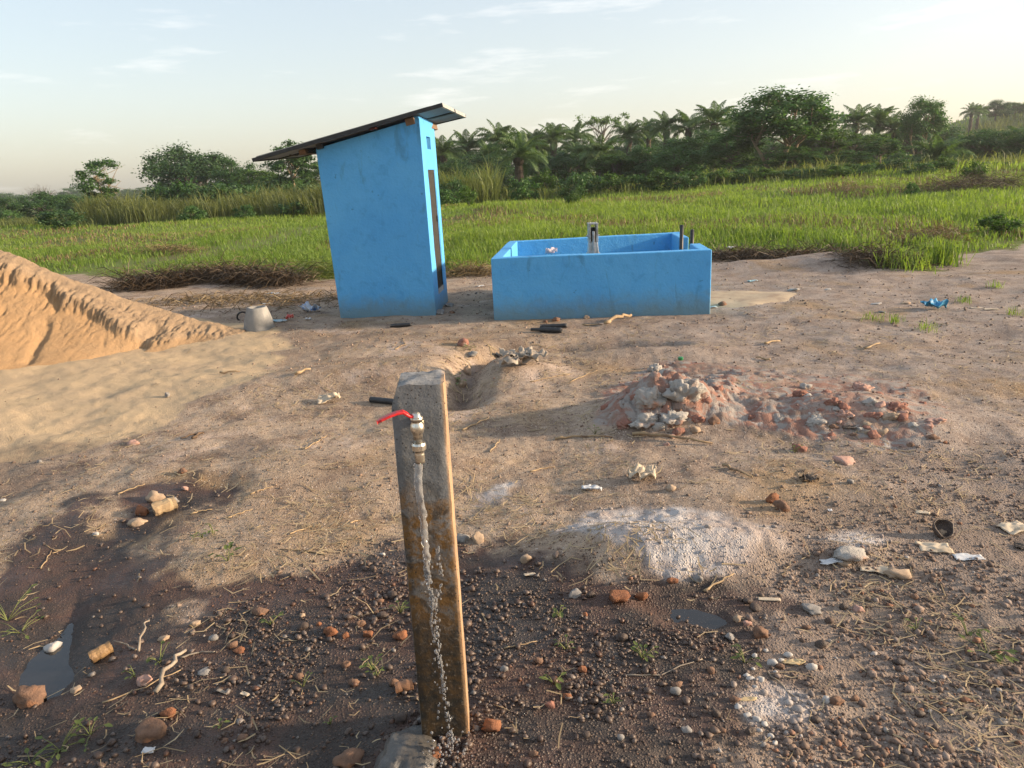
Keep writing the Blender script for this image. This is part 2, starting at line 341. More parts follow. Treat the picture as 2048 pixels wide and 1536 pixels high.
# ================================================================== GROUND
def ground_material():
    t = NT("ground_soil"); co = t.coord("World")
    big = t.noise(co, .55, 5, .6); mid = t.noise(co, 3.2, 6, .62, .3); fine = t.noise(co, 26, 6, .7); grit = t.vor(co, 85); grit2 = t.vor(co, 190)
    gc = t.vor(co, 85, out="Color")
    dirt = t.mix(t.ramp(big, .32, .68), (.300, .222, .156), (.450, .345, .252))
    dirt = t.mix(t.ramp(mid, .42, .70), dirt, (.215, .152, .110))
    dirt = t.mix(t.ramp(t.noise(co, 1.3, 4, .6, .6), .55, .72), dirt, (.50, .39, .315))
    # greyer, pinker gravelly soil on the right
    sx = t.node("ShaderNodeSeparateXYZ"); t.l.new(co, sx.inputs[0])
    rightw = t.ramp(t.math('ADD', sx.outputs[0], t.math('MULTIPLY', mid, 1.6)), .6, 3.2)
    greyd = t.mix(t.ramp(mid, .35, .66), (.350, .290, .250), (.235, .182, .150))
    dirt = t.mix(t.math('MULTIPLY', rightw, .85), dirt, greyd)
    dirt = t.mix(t.ramp(t.noise(co, .9, 4, .6, .5), .52, .68, 0, .7), dirt, (.30, .195, .095))       # ochre patches
    dirt = t.mix(t.ramp(fine, .46, .70, 0, .45), dirt, (.165, .112, .080))
    dirt = t.mix(t.ramp(t.noise(co, 60, 4, .7), .56, .72, 0, .5), dirt, (.50, .40, .31))
    # single dark and pale grains
    sp = t.node("ShaderNodeSeparateColor"); t.l.new(gc, sp.inputs[0])
    dirt = t.mix(t.math('MULTIPLY', t.ramp(sp.outputs[0], .62, .70), t.ramp(grit, .40, .28)), dirt, (.085, .055, .042))
    dirt = t.mix(t.math('MULTIPLY', t.ramp(sp.outputs[1], .86, .90), t.ramp(grit, .40, .28)), dirt, (.55, .46, .38))
    sand = t.mix(t.ramp(t.noise(co, 2.0, 4, .6), .35, .7), (.52, .385, .235), (.45, .335, .215))
    sand = t.mix(t.ramp(fine, .55, .75, 0, .5), sand, (.30, .21, .13))
    def edge(name, k=.5, sc=mid, a=.35, b=.65):
        return t.ramp(t.math('ADD', t.attr(name), t.math('MULTIPLY', t.math('SUBTRACT', sc, .5), k)), a, b)
    dirt = t.mix(t.math("MULTIPLY", t.attr("gravel"), t.ramp(mid, .3, .6, .35, .75)), dirt, t.mix(t.ramp(fine, .4, .65), (.185, .140, .112), (.26, .205, .170)))
    col = t.mix(edge("sand", .9), dirt, sand)
    clay = t.mix(t.ramp(t.noise(co, 7, 4, .6, 1.2), .42, .58), (.31, .275, .245), (.285, .155, .115))
    clay = t.mix(t.ramp(t.noise(co, 4.3, 4, .6, .8), .5, .62), clay, (.25, .175, .135))
    clay = t.mix(t.ramp(t.noise(co, 9.1, 4, .6, .8), .62, .70), clay, (.44, .40, .36))
    col = t.mix(edge("clay", .5), col, clay)
    chalk = t.mix(t.ramp(t.noise(co, 5, 5, .6, .6), .35, .65), (.52, .495, .48), (.38, .32, .29))
    chalk = t.mix(t.ramp(t.noise(co, 16, 4, .6), .5, .7, 0, .7), chalk, (.24, .19, .165))
    col = t.mix(t.math("MULTIPLY", edge("chalk", 1.3, t.noise(co, 6, 5, .7), .12, .90), .85), col, chalk)
    turf = t.mix(t.ramp(mid, .35, .65), (.105, .140, .030), (.140, .125, .045))
    turf = t.mix(t.ramp(big, .35, .7), turf, (.125, .175, .034))
    turf = t.mix(t.ramp(t.noise(co, .12, 3, .5), .55, .72, 0, .6), turf, (.17, .135, .07))
    turfw = edge("grass", .7)
    col = t.mix(turfw, col, turf)
    # water darkens soil: red-brown fines in places
    wet = edge("wet", .60, t.noise(co, 7, 6, .7), .18, .82)
    wetc = t.mix(t.ramp(t.noise(co, 2.1, 5, .65, .4), .40, .60), (.036, .026, .021), (.074, .038, .026))
    wetc = t.mix(t.math('MULTIPLY', t.ramp(sp.outputs[2], .55, .7), t.ramp(grit, .42, .25)), wetc, (.10, .062, .044))
    col = t.mix(wet, col, wetc)
    r = t.math('SUBTRACT', .93, t.math('MULTIPLY', wet, t.ramp(t.noise(co, 2.6, 3, .6), .38, .66, .18, .52)))
    gz = t.math('MULTIPLY', t.math('SUBTRACT', 1.0, turfw), 1.0)
    h = t.math('ADD', t.math('MULTIPLY', t.ramp(grit, .0, .55, 1, 0), t.math('ADD', .35, t.math('MULTIPLY', t.attr("gravel"), .9))), t.math('ADD', t.math('MULTIPLY', fine, 1.1), t.math('MULTIPLY', t.ramp(grit2, 0, .5, 1, 0), .4)))
    nm = t.bump(h, .8, .009)
    return t.bsdf(col, r, nm, spec=t.math('ADD', .2, t.math('MULTIPLY', wet, .3)))
M_GROUND = ground_material()

def build_ground():
    th_d = np.linspace(-math.radians(46), math.radians(46), 560)
    th_c = np.linspace(math.radians(46), math.radians(314), 54)[1:-1]
    ths = np.concatenate([th_d, th_c])
    rs = np.concatenate([[0.02, .35, .7, 1.0], np.geomspace(1.2, 16, 440), np.geomspace(16, 1500, 130)[1:]])
    T, Rr = np.meshgrid(ths, rs); X = np.sin(T) * Rr; Y = np.cos(T) * Rr
    m = masks(X, Y)
    Zt = terrain(X, Y) + terrain_fine(X, Y, m)
    V = np.stack([X.ravel(), Y.ravel(), Zt.ravel()], 1)
    nr, nt = X.shape; idx = np.arange(nr * nt).reshape(nr, nt); nx = np.roll(idx, -1, axis=1)
    Fq = np.stack([idx[:-1], nx[:-1], nx[1:], idx[1:]], -1).reshape(-1, 4)[:, ::-1]
    me = mesh_np("ground", V, Fq, True)
    for k in ('wet', 'sand', 'chalk', 'clay', 'grass', 'gravel'): attr(me, k, m[k].ravel())
    o = obj("ground", me, M_GROUND); o["kind"] = "structure"
build_ground()

# ---- water standing in the drain and beside the chalk
def water_mat():
    t = NT("muddy_water"); co = t.coord("World")
    nm = t.bump(t.noise(co, 14, 3, .5), .25, .004)
    return t.bsdf((.014, .012, .011), .04, nm, spec=.5, IOR=1.6)
M_PUDDLE = water_mat()
def puddle(name, poly, z_off):
    pts = np.array(poly); c = pts.mean(0); n = 72; V = [(c[0], c[1], 0)]
    from_c = []
    for i in range(n):
        t = i / n * len(pts); a = pts[int(t) % len(pts)]; b = pts[(int(t) + 1) % len(pts)]; q = a + (b - a) * (t - int(t))
        q = c + (q - c) * (1.22 + .1 * math.sin(5 * t)); from_c.append(q)
    zs = [th(*p) for p in from_c]; z = th(*c) + z_off
    V = [(c[0], c[1], z)] + [(p[0], p[1], z) for p in from_c]
    me = bpy.data.meshes.new(name); me.from_pydata(V, [], [(0, i + 1, (i + 1) % n + 1) for i in range(n)]); me.update()
    o = obj(name, me, M_PUDDLE); o["kind"] = "structure"; return o
puddle("puddle", Z_PUD, .016)
puddle("puddle", Z_PUD2, .003)

# ================================================================== SAND PILE
def sand_mat():
    t = NT("sand_heap"); co = t.coord("World")
    n = t.noise(co, 2.2, 5, .6); f = t.noise(co, 60, 4, .7)
    col = t.mix(t.ramp(n, .35, .68), (.42, .262, .135), (.375, .245, .135))
    col = t.mix(t.attr("crust"), col, t.mix(t.ramp(t.noise(co, 6, 5, .6), .4, .65), (.37, .262, .165), (.30, .215, .14)))
    col = t.mix(t.ramp(f, .54, .74, 0, .55), col, (.27, .175, .095))
    return t.bsdf(col, .95, t.bump(t.math('ADD', t.math('ADD', f, t.noise(co, 130, 3, .7)), t.math('MULTIPLY', t.noise(co, 17, 5, .7), 1.6)), .9, .012), spec=.15)
def build_sand():
    xs = np.linspace(-8.6, -2.9, 400); ys = np.linspace(6.2, 10.9, 300); X, Y = np.meshgrid(xs, ys)
    Hx = np.interp(X, [-8.6, -7.6, -6.8, -5.95, -5.4, -4.87, -4.3, -3.75, -3.3, -2.9], [.2, 1.25, 1.5, 1.165, .90, .642, .39, .165, .05, -.05])
    Hx = Hx + (fbm(X / .35, Y * 0 + 3, octv=3, seed=61) - .5) * .05
    yr = 8.95 + (fbm(X / .8, X * 0, octv=2, seed=62) - .5) * .25
    s = yr - Y
    fl = 1 - np.abs(fbm(X / .055 + 1.0 * fbm(X / .3, Y / .2, octv=2, seed=69), Y / .30, octv=4, seed=63, gain=.65) - .5) * 2.4           # flutes run down the scarp
    fl2 = fbm(X / .45, Y * 0, octv=2, seed=64)
    s1 = .10 + .42 * fl2 + .11 * (fl - .5) + .30 * sstep(-5.4, -4.2, X) * (1 - sstep(-4.0, -3.5, X))
    D = np.clip(.30 * Hx, 0, .17) * (.45 + 1.0 * fl2)
    foot = np.clip(1.9 * np.clip(Hx, 0.02, 9) ** .75, .35, 2.3) + (fbm(X / .5, X * 0 + 9, octv=2, seed=65) - .5) * .35
    ztop = Hx - .20 * np.clip(s, 0, 9) - .05 * (1 - fl) * sstep(.02, .25, s)
    zt1 = np.maximum(Hx - .16 * s1 - D, 0.0)
    q = np.clip((s - s1) / np.maximum(foot - s1, .1), 0, 1.3)
    ztal = zt1 * (1 - q) + .05 * zt1 * np.sin(np.clip(q, 0, 1) * math.pi) * -1.2
    ztal = ztal + (fbm((X + s * .8) / .14, s / 1.2, octv=3, seed=66) - .5) * .022 * sstep(0, .2, q) * (1 - sstep(.9, 1.1, q))
    k = sstep(s1 - .06, s1 + .085, s)
    zf = ztop * (1 - k) + ztal * k
    zb = Hx + s * .62                                                     # back slope (s negative)
    Z = np.where(s > 0, np.where(q >= 1, -.02 - .3 * (q - 1), zf), zb); Z = np.where(Hx < .03, np.minimum(Z, Hx - .03), Z)
    g = line_d(X, Y, [(-4.05, 8.55), (-4.2, 8.1), (-4.5, 7.6)]); Z = Z - .10 * np.exp(-(g / .09) ** 2) * sstep(.25, .5, s)
    g = line_d(X, Y, [(-5.1, 8.2), (-5.0, 7.6)]); Z = Z - .04 * np.exp(-(g / .05) ** 2)
    Z = Z + (fbm(X / .06, Y / .06, octv=2, seed=67) - .5) * .012 + (1 - k) * (s > -.1) * (fbm(X / .035, Y / .06, octv=2, seed=68) - .5) * .022
    crust = np.clip((1 - k) + .25 * sstep(-5.0, -4.0, X), 0, 1) * (s > -.3)
    tz = terrain(X, Y)
    Zw = tz + np.where(Z > .0, Z * 1.0, Z * .6) - .006
    Zw = np.maximum(Zw, tz - .12)
    V = np.stack([X.ravel(), Y.ravel(), Zw.ravel()], 1); nr, nc = X.shape; idx = np.arange(nr * nc).reshape(nr, nc)
    Fq = np.stack([idx[:-1, :-1], idx[:-1, 1:], idx[1:, 1:], idx[1:, :-1]], -1).reshape(-1, 4)
    Fz = (Zw - tz).ravel()[Fq].max(1) > -.10                               # keep what shows
    me = mesh_np("sand_pile", V, Fq[Fz], True); attr(me, "crust", crust.ravel())
    o = obj("sand_pile", me, sand_mat()); tag(o, "heap of orange builder's sand with a fluted eroded ridge", "sand pile")
build_sand()

# ================================================================== BLUE PAINT
def paint_mat():
    t = NT("blue_paint"); co = t.coord("World"); o3 = t.coord("Object")
    n = t.noise(co, 1.4, 6, .62, .3); n2 = t.noise(co, 7, 6, .68, .4); n3 = t.noise(co, 34, 4, .6)
    col = t.mix(t.ramp(n, .3, .7), (.080, .355, .720), (.105, .405, .750))
    col = t.mix(t.ramp(n2, .50, .74, 0, .45), col, (.045, .225, .48))
    col = t.mix(t.ramp(t.noise(t.coord("World", (1, 1, .28)), 5.5, 5, .6, .8), .58, .72, 0, .5), col, (.055, .19, .32))  # scuffs
    col = t.mix(t.ramp(t.noise(co, 13, 3, .5), .70, .74, 0, .6), col, (.03, .16, .33))
    sx = t.node("ShaderNodeSeparateXYZ"); t.l.new(co, sx.inputs[0])
    splash = t.ramp(t.math('ADD', sx.outputs[2], t.math('MULTIPLY', t.math('SUBTRACT', n2, .5), .36)), .36, .0, 0, .85)
    col = t.mix(splash, col, (.14, .22, .24))                                          # mud splashed on the foot of the walls
    return t.bsdf(col, .62, t.bump(t.math('ADD', t.math('MULTIPLY', n2, 1.4), t.math('MULTIPLY', n3, .6)), .6, .014), spec=.3)
M_BLUE = paint_mat()
M_CONC = noisy("grey_concrete", (.27, .265, .25), (.20, .195, .185), 7, .9, .5, .006, (.42, .39, .35), 2.5)
M_DARK = noisy("dark_interior", (.03, .03, .03), (.05, .045, .04), 5, .9)
M_WOOD = noisy("raw_timber", (.22, .15, .10), (.16, .105, .068), 9, .85, .4)
M_BLACKM = noisy("black_metal", (.016, .018, .02), (.03, .032, .034), 12, .45, .15, .003, metal=.2, spec=.5)
M_BLACKP = noisy("black_plastic_pipe", (.014, .015, .017), (.035, .035, .037), 14, .5, .3, .003, spec=.5)
M_ALU = noisy("weathered_aluminium", (.50, .48, .43), (.36, .34, .31), 10, .5, .2, .002, metal=.6)
M_BACKSHEET = noisy("panel_backsheet", (.24, .245, .245), (.18, .185, .19), 2.2, .6, .1, .002)
M_CELL = noisy("panel_glass", (.012, .016, .032), (.016, .02, .04), 3, .12, .0, .001, spec=.6)
M_DOOR = noisy("brown_metal_door", (.020, .017, .014), (.030, .026, .021), 18, .6, .3, .004, (.045, .038, .031), 26)
M_GALV = noisy("galvanised_steel", (.52, .52, .50), (.36, .36, .35), 14, .42, .2, .002, (.26, .24, .21), 6, metal=.75, spec=.5)
M_WHITEP = noisy("white_pvc", (.62, .62, .60), (.52, .52, .50), 8, .6, .2, .003)

# ================================================================== HUT
def lerp(a, b, t): return tuple(a[i] + (b[i] - a[i]) * t for i in range(len(a)))
hut = empty("pump_house", (-1.55, 9.95, th(-1.55, 9.95)))
tag(hut, "narrow tall blue plastered hut carrying sloping solar panels", "hut")
HO = Vector(hut.location)
# plan corners (base) and tops; walls lean a little outwards on the left
nL, nR = (-2.175, 9.594), (-.926, 9.414); fR, fL = (-.845, 10.49), (-2.085, 10.66)
tL, tR = 2.10, 2.385
ZB = -.12
def top_of(c, lean): return (c[0] - lean, c[1])
CB = dict(nL=nL, nR=nR, fR=fR, fL=fL); CT = dict(nL=top_of(nL, .081), nR=top_of(nR, .029), fR=top_of(fR, .029), fL=top_of(fL, .081))
HT = dict(nL=tL, nR=tR, fR=tR, fL=tL)
def wall_grid(name, c0, c1, holes=(), thick=.11, segs=6):
    """plastered wall between two corners with real rectangular openings (u along, w up as 0..1)"""
    b0, b1, t0, t1 = CB[c0], CB[c1], CT[c0], CT[c1]; h0, h1 = HT[c0], HT[c1]
    d = Vector((b1[0] - b0[0], b1[1] - b0[1], 0)).normalized(); nrm = Vector((d.y, -d.x, 0))      # outward
    us = sorted({0, 1, *[h[0] for h in holes], *[h[1] for h in holes], *[i / segs for i in range(1, segs)]})
    ws = sorted({0, 1, *[h[2] for h in holes], *[h[3] for h in holes], *[i / 8 for i in range(1, 8)]})
    Lw = math.hypot(b1[0] - b0[0], b1[1] - b0[1])
    def pt(u, w, k, mitre_off=False):
        z = ZB + (h0 + (h1 - h0) * u - ZB) * w
        x = (b0[0] + (b1[0] - b0[0]) * u) * (1 - w) + (t0[0] + (t1[0] - t0[0]) * u) * w
        y = (b0[1] + (b1[1] - b0[1]) * u) * (1 - w) + (t0[1] + (t1[1] - t0[1]) * u) * w
        if k > 0:
            q_ = k * thick / Lw; u = q_ + (1 - 2 * q_) * u if not mitre_off else u
            x = (b0[0] + (b1[0] - b0[0]) * u) * (1 - w) + (t0[0] + (t1[0] - t0[0]) * u) * w; y = (b0[1] + (b1[1] - b0[1]) * u) * (1 - w) + (t0[1] + (t1[1] - t0[1]) * u) * w
        wob = (float(vnoise(u * 5 + ord(c0[0]), w * 7, seed=71)) - .5) * .012 * min(1, 8 * u * (1 - u)) if k == 0 else 0
        return Vector((x, y, z)) - nrm * (k * thick) + nrm * wob - HO
    solid = lambda i, j: 0 <= i < len(us) - 1 and 0 <= j < len(ws) - 1 and not any(h[0] <= us[i] < h[1] and h[2] <= ws[j] < h[3] for h in holes)
    V, Fs, ix = [], [], {}
    def vid(i, j, k):
        if (i, j, k) not in ix: ix[(i, j, k)] = len(V); V.append(pt(us[i], ws[j], k))
        return ix[(i, j, k)]
    for i in range(len(us) - 1):
        for j in range(len(ws) - 1):
            if not solid(i, j): continue
            Fs.append((vid(i, j, 0), vid(i + 1, j, 0), vid(i + 1, j + 1, 0), vid(i, j + 1, 0)))
            Fs.append((vid(i, j, 1), vid(i, j + 1, 1), vid(i + 1, j + 1, 1), vid(i + 1, j, 1)))
            if not solid(i - 1, j) and i > 0: Fs.append((vid(i, j, 0), vid(i, j + 1, 0), vid(i, j + 1, 1), vid(i, j, 1)))
            if not solid(i + 1, j) and i < len(us) - 2: Fs.append((vid(i + 1, j, 0), vid(i + 1, j, 1), vid(i + 1, j + 1, 1), vid(i + 1, j + 1, 0)))
            if not solid(i, j - 1): Fs.append((vid(i, j, 0), vid(i, j, 1), vid(i + 1, j, 1), vid(i + 1, j, 0)))
            if not solid(i, j + 1): Fs.append((vid(i, j + 1, 0), vid(i + 1, j + 1, 0), vid(i + 1, j + 1, 1), vid(i, j + 1, 1)))
    o = MB().add(V, Fs).build(name, M_BLUE, hut, smooth=False); return o, (lambda u, w, k: pt(u, w, k, True))
wall_grid("wall", "nL", "nR")
DOOR_H = (.30, .80, .135, .765); VENT_H = (.38, .66, .865, .925)
_, wpt = wall_grid("wall", "nR", "fR", [DOOR_H, VENT_H])
# back and left walls inset so that no two slabs share a face
CBs, CTs = dict(CB), dict(CT)
wall_grid("wall", "fR", "fL"); wall_grid("wall", "fL", "nL")
# door: recessed metal leaf, frame, sill step, lower grille
def slab(name, u0, u1, w0, w1, k0, k1, mat, parent=hut):
    P8 = [wpt(u0, w0, k0), wpt(u1, w0, k0), wpt(u1, w0, k1), wpt(u0, w0, k1), wpt(u0, w1, k0), wpt(u1, w1, k0), wpt(u1, w1, k1), wpt(u0, w1, k1)]
    return MB().hexa(P8).build(name, mat, parent)
door = slab("door", .325, .775, .245, .750, .16, .40, M_DOOR)
slab("door_frame", .301, .325, .16, .764, .12, .52, M_DOOR); slab("door_frame", .775, .799, .16, .764, .12, .52, M_DOOR)
slab("door_frame", .325, .775, .750, .764, .12, .52, M_DOOR)
for i in range(9):
    u = .335 + i * .05; slab("grille_bar", u, u + .018, .165, .2445, .20, .36, M_BLACKM, door)
slab("grille_rail", .326, .774, .160, .1648, .16, .40, M_DOOR, door)
slab("door_handle", .72, .745, .50, .53, .02, .159, M_BLACKM, door)
slab("threshold", .301, .799, .1352, .158, .05, .98, M_CONC)
# solar panels as the roof
RA, RB, RC, RD = (-3.001, 9.45, 1.985), (-.654, 9.25, 2.495), (-.45, 10.72, 2.465), (-2.80, 10.85, 2.05)
def rp(u, w, dz=0.0): return Vector(lerp(lerp(RA, RB, u), lerp(RD, RC, u), w)) + Vector((-.21 * dz, 0, dz)) - HO
def rbox(name, u0, u1, w0, w1, z0, z1, mat, parent):
    P8 = [rp(u0, w0, z0), rp(u1, w0, z0), rp(u1, w1, z0), rp(u0, w1, z0), rp(u0, w0, z1), rp(u1, w0, z1), rp(u1, w1, z1), rp(u0, w1, z1)]
    return MB().hexa(P8).build(name, mat, parent)
for w0, w1 in ((0, .492), (.508, 1)):
    pan = rbox("solar_panel", .012, .988, w0 + .02, w1 - .02, .004, .026, M_BACKSHEET, hut)
    rbox("panel_glass", .012, .988, w0 + .02, w1 - .02, .0262, .032, M_CELL, pan)
    rbox("panel_frame", 0, 1, w0, w0 + .02, -.008, .034, M_BLACKM, pan); rbox("panel_frame", 0, 1, w1 - .02, w1, -.008, .034, M_BLACKM, pan)
    rbox("panel_frame", 0, .012, w0 + .02, w1 - .02, -.008, .034, M_BLACKM, pan); rbox("panel_frame", .988, 1, w0 + .02, w1 - .02, -.008, .034, M_ALU, pan)
    for k in range(1, 4): rbox("back_seam", k * .25 - .002, k * .25 + .002, w0 + .021, w1 - .021, .001, .0038, M_BLACKM, pan)
rbox("ridge_flashing", .01, .93, .06, .94, .036, .050, M_ALU, hut)
rbox("roof_beam", .79, .835, .085, .93, -.085, -.0095, M_WOOD, hut)
rbox("roof_beam", .315, .345, .10, .93, -.062, -.0095, M_BLACKM, hut)
rbox("roof_beam", .205, .24, .16, .90, -.060, -.0095, M_WOOD, hut)
rbox("roof_batten", .241, .80, .60, .66, -.045, -.0095, M_WOOD, hut)
rbox("junction_box", .615, .645, .03, .10, -.030, -.0095, noisy("dark_red_box", (.06, .012, .01), (.04, .01, .008), 8, .6), hut)
cab = [rp(.14 + .02 * i, .22 + .02 * math.sin(i * 1.3), -.018 - .03 * math.sin(i * .9) ** 2) for i in range(12)]
MB().tube(cab, .006, 6).build("panel_cable", M_BLACKP, hut, smooth=True)
# ragged mortar along the top of the door wall
mm = MB()
for i in range(14):
    u = .05 + i * .068; s = .018 + .02 * random.random(); p = wpt(u, 1.0, .5); c = np.array(p)
    mm.box(c + (-.05, -.03, -.02), c + (.05, .03, s))
bevel(mm.build("mortar", M_BLUE, hut), .008)

# ================================================================== BASIN
basin = empty("water_basin", (1.15, 10.0, th(1.15, 10.0)), 0)
tag(basin, "blue plastered open basin with a gap in its right wall", "basin")
BO = Vector(basin.location)
b_nl, b_nr, b_fr, b_fl = Vector((-.18, 8.875)), Vector((2.385, 8.715)), Vector((2.60, 11.33)), Vector((.055, 11.18))
TW = .135; BZ0, BZ1 = -.15, .75
def bwall(name, a, b, t0=0.0, t1=1.0, in0=0.0, in1=0.0, segs=8, zt=BZ1):
    """wall along the outer edge a->b (inside on the left), from t0 to t1 of its length"""
    d = (b - a); L = d.length; d = d / L; n = Vector((-d.y, d.x))
    s0, s1 = L * t0 + in0, L * t1 - in1; V, Fs = [], []
    for i in range(segs + 1):
        s = s0 + (s1 - s0) * i / segs; zz = zt + (float(vnoise(s * 2.1, a.x * 3, seed=81)) - .5) * .012
        w = (float(vnoise(s * 1.7, a.y, seed=82)) - .5) * .010
        p = a + d * s; q = p + n * TW
        V += [(p.x - n.x * w - BO.x, p.y - n.y * w - BO.y, BZ0 - BO.z), (q.x - BO.x, q.y - BO.y, BZ0 - BO.z), (q.x - BO.x, q.y - BO.y, zz - BO.z), (p.x - n.x * w - BO.x, p.y - n.y * w - BO.y, zz - BO.z)]
    for i in range(segs):
        k = i * 4
        for j in range(4): Fs.append((k + j, k + 4 + j, k + 4 + (j + 1) % 4, k + (j + 1) % 4))
    Fs += [(0, 1, 2, 3), tuple(segs * 4 + j for j in (3, 2, 1, 0))]
    o = MB().add(V, Fs).build(name, M_BLUE, basin); bevel(o, .012, 3); return o
bwall("wall", b_nl, b_nr)
bwall("wall", b_nr, b_fr, 0, .30, in0=TW + .001, segs=4); bwall("wall", b_nr, b_fr, .655, 1.0, segs=4, in1=TW + .001)
bwall("wall", b_fr, b_fl); bwall("wall", b_fl, b_nl, in0=TW + .001, in1=TW + .001)
fl = MB(); ins = [b_nl + Vector((.14, .14)), b_nr + Vector((-.14, .14)), b_fr + Vector((-.14, -.14)), b_fl + Vector((.14, -.14))]
fl.hexa([(p.x - BO.x, p.y - BO.y, -.05 - BO.z) for p in ins] + [(p.x - BO.x, p.y - BO.y, .07 - BO.z) for p in ins]); fl.build("floor", M_CONC, basin)

# hand pump inside the basin
pump = empty("hand_pump", (1.155, 10.0, .07)); tag(pump, "grey steel hand pump standing inside the blue basin", "hand pump")
b = MB(); b.lathe([(.16, 0), (.16, .012), (.057, .012), (.057, .50), (.062, .50)], 20); b.build("pedestal", M_GALV, pump, smooth=False)
b = MB(); b.lathe([(.098, .50), (.098, .522), (.094, .523), (.094, .545)], 20); fo = b.build("flange", M_GALV, pump); bevel(fo, .003)
for i in range(6):
    a = math.pi / 6 + i * math.pi / 3; c = (.088 * math.cos(a), .088 * math.sin(a), 0)
    MB().lathe([(.011, .49), (.011, .575)], 6, c).build("bolt", M_GALV, fo)
hx = [(-.074, -.075, .546), (.074, -.075, .546), (.074, .075, .546), (-.074, .075, .546), (-.056, -.065, .72), (.056, -.065, .72), (.056, .065, .72), (-.056, .065, .72)]
bevel(MB().hexa(hx).build("head_body", M_GALV, pump), .006)
b = MB(); b.box((-.062, -.085, .7203), (-.034, .085, .945)); bevel(b.build("head_plate", M_GALV, pump), .003)
b = MB(); b.box((.034, -.085, .7203), (.062, .085, .945)); bevel(b.build("head_plate", M_GALV, pump), .003)
b = MB(); b.box((-.0335, .04, .7203), (.0335, .085, .90)); b.build("head_back", M_BLACKM, pump)
b = MB(); b.box((-.066, -.09, .9455), (.066, .09, .962)); bevel(b.build("head_cover", M_GALV, pump), .004)
for sx_ in (-.04, .04): MB().lathe([(.010, .9622), (.010, .978)], 8, (sx_, -.05, 0)).build("bolt", M_GALV, pump)
b = MB(); b.box((-.016, -.115, .38), (.016, -.088, .86)); bevel(b.build("handle_bar", M_GALV, pump), .004)
for z, sx_ in ((.80, -1), (.80, 1)): MB().tube([(sx_ * .063, -.03, z), (sx_ * .088, -.03, z)], .012, 8).build("axle_bolt", M_GALV, pump)

def upright(u, v, y, label, zb=.0):
    p = at_depth(u, v, y); e = empty("pipe_post", (p[0], y, th(p[0], y)))
    tag(e, label, "pipe"); h = p[2] - e.location.z; hw = h * .60
    MB().tube([(0, 0, -.1), (.004, 0, hw)], .021, 12).build("pvc_sleeve", M_WHITEP, e, smooth=True)
    MB().tube([(.003, 0, hw - .06), (.0, 0, hw), (.004, .002, h)], .026, 12).build("black_pipe", M_BLACKP, e, smooth=True)
    MB().tube([(.003, 0, hw - .01), (.003, 0, hw + .03)], .036, 12).build("coupling", M_BLACKP, e, smooth=True)
upright(1363, 450, 10.15, "black upright pipe in the gap of the blue basin's right wall")
upright(1384, 459, 10.30, "shorter black upright pipe just outside the blue basin's right wall")

# ================================================================== STANDPIPE POST WITH TAP
def post_mat():
    t = NT("post_concrete"); co = t.coord("Object"); sx = t.node("ShaderNodeSeparateXYZ"); t.l.new(co, sx.inputs[0])
    x, y, z = sx.outputs; n = t.noise(co, 9, 6, .65); n2 = t.noise(co, 38, 5, .7); n3 = t.noise(co, 15, 5, .62, .7)
    col = t.mix(t.ramp(n, .32, .66), (.195, .200, .203), (.136, .140, .142))
    col = t.mix(t.ramp(n2, .55, .72, 0, .6), col, (.09, .088, .083))
    front = t.ramp(y, -.046, -.054)
    # ochre slime where the water runs, dark wet film below
    lvl = t.math('ADD', z, t.math('MULTIPLY', t.math('SUBTRACT', t.noise(co, 6.5, 6, .7, .8), .5), .60))
    slime = t.math('MULTIPLY', front, t.math('MULTIPLY', t.ramp(lvl, .90, .74), t.ramp(t.noise(co, 24, 5, .7, .5), .36, .56, .15, 1)))
    sl = t.mix(t.ramp(n, .35, .65), (.215, .108, .026), (.110, .062, .024))
    col = t.mix(slime, col, sl)
    low = t.math('MULTIPLY', front, t.ramp(t.math('ADD', z, t.math('MULTIPLY', t.math('SUBTRACT', n, .5), .35)), .56, .28))
    col = t.mix(low, col, t.mix(t.ramp(t.noise(co, 30, 5, .7), .4, .62), (.030, .027, .022), (.085, .052, .024)))
    wet2 = t.math('MULTIPLY', front, t.math('MULTIPLY', t.ramp(n3, .50, .62), t.ramp(z, .98, .72)))
    col = t.mix(t.math('MULTIPLY', wet2, .75), col, (.040, .034, .028))
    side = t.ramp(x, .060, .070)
    col = t.mix(t.math('MULTIPLY', side, .8), col, t.mix(t.ramp(n, .3, .7), (.42, .27, .15), (.34, .205, .115)))  # warm sunlit orange painted into the colour of the right face
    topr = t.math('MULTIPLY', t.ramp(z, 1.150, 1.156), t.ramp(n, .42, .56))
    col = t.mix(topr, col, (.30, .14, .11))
    col = t.mix(t.math('MULTIPLY', t.ramp(t.vor(co, 95), .30, .12), t.ramp(t.noise(co, 20, 3), .45, .6)), col, (.035, .03, .026))
    col = t.mix(t.ramp(t.noise(co, 75, 4, .75), .56, .70, 0, .45), col, (.26, .225, .18))
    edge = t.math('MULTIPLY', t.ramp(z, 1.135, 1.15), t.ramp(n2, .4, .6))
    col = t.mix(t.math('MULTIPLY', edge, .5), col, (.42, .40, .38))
    wetness = t.math('MAXIMUM', low, t.math('MULTIPLY', slime, .6))
    h = t.math('ADD', t.math('MULTIPLY', n2, .7), t.math('MULTIPLY', n, 1.0))
    return t.bsdf(col, t.math('SUBTRACT', .92, t.math('MULTIPLY', wetness, .45)), t.bump(h, .7, .007), spec=.35)
PX, PY = -.260, 2.00
stand = empty("standpipe", (PX, PY, th(PX, PY)), math.radians(3.0))
tag(stand, "square concrete standpipe post with running tap and red lever", "standpipe")
SZ = stand.location.z
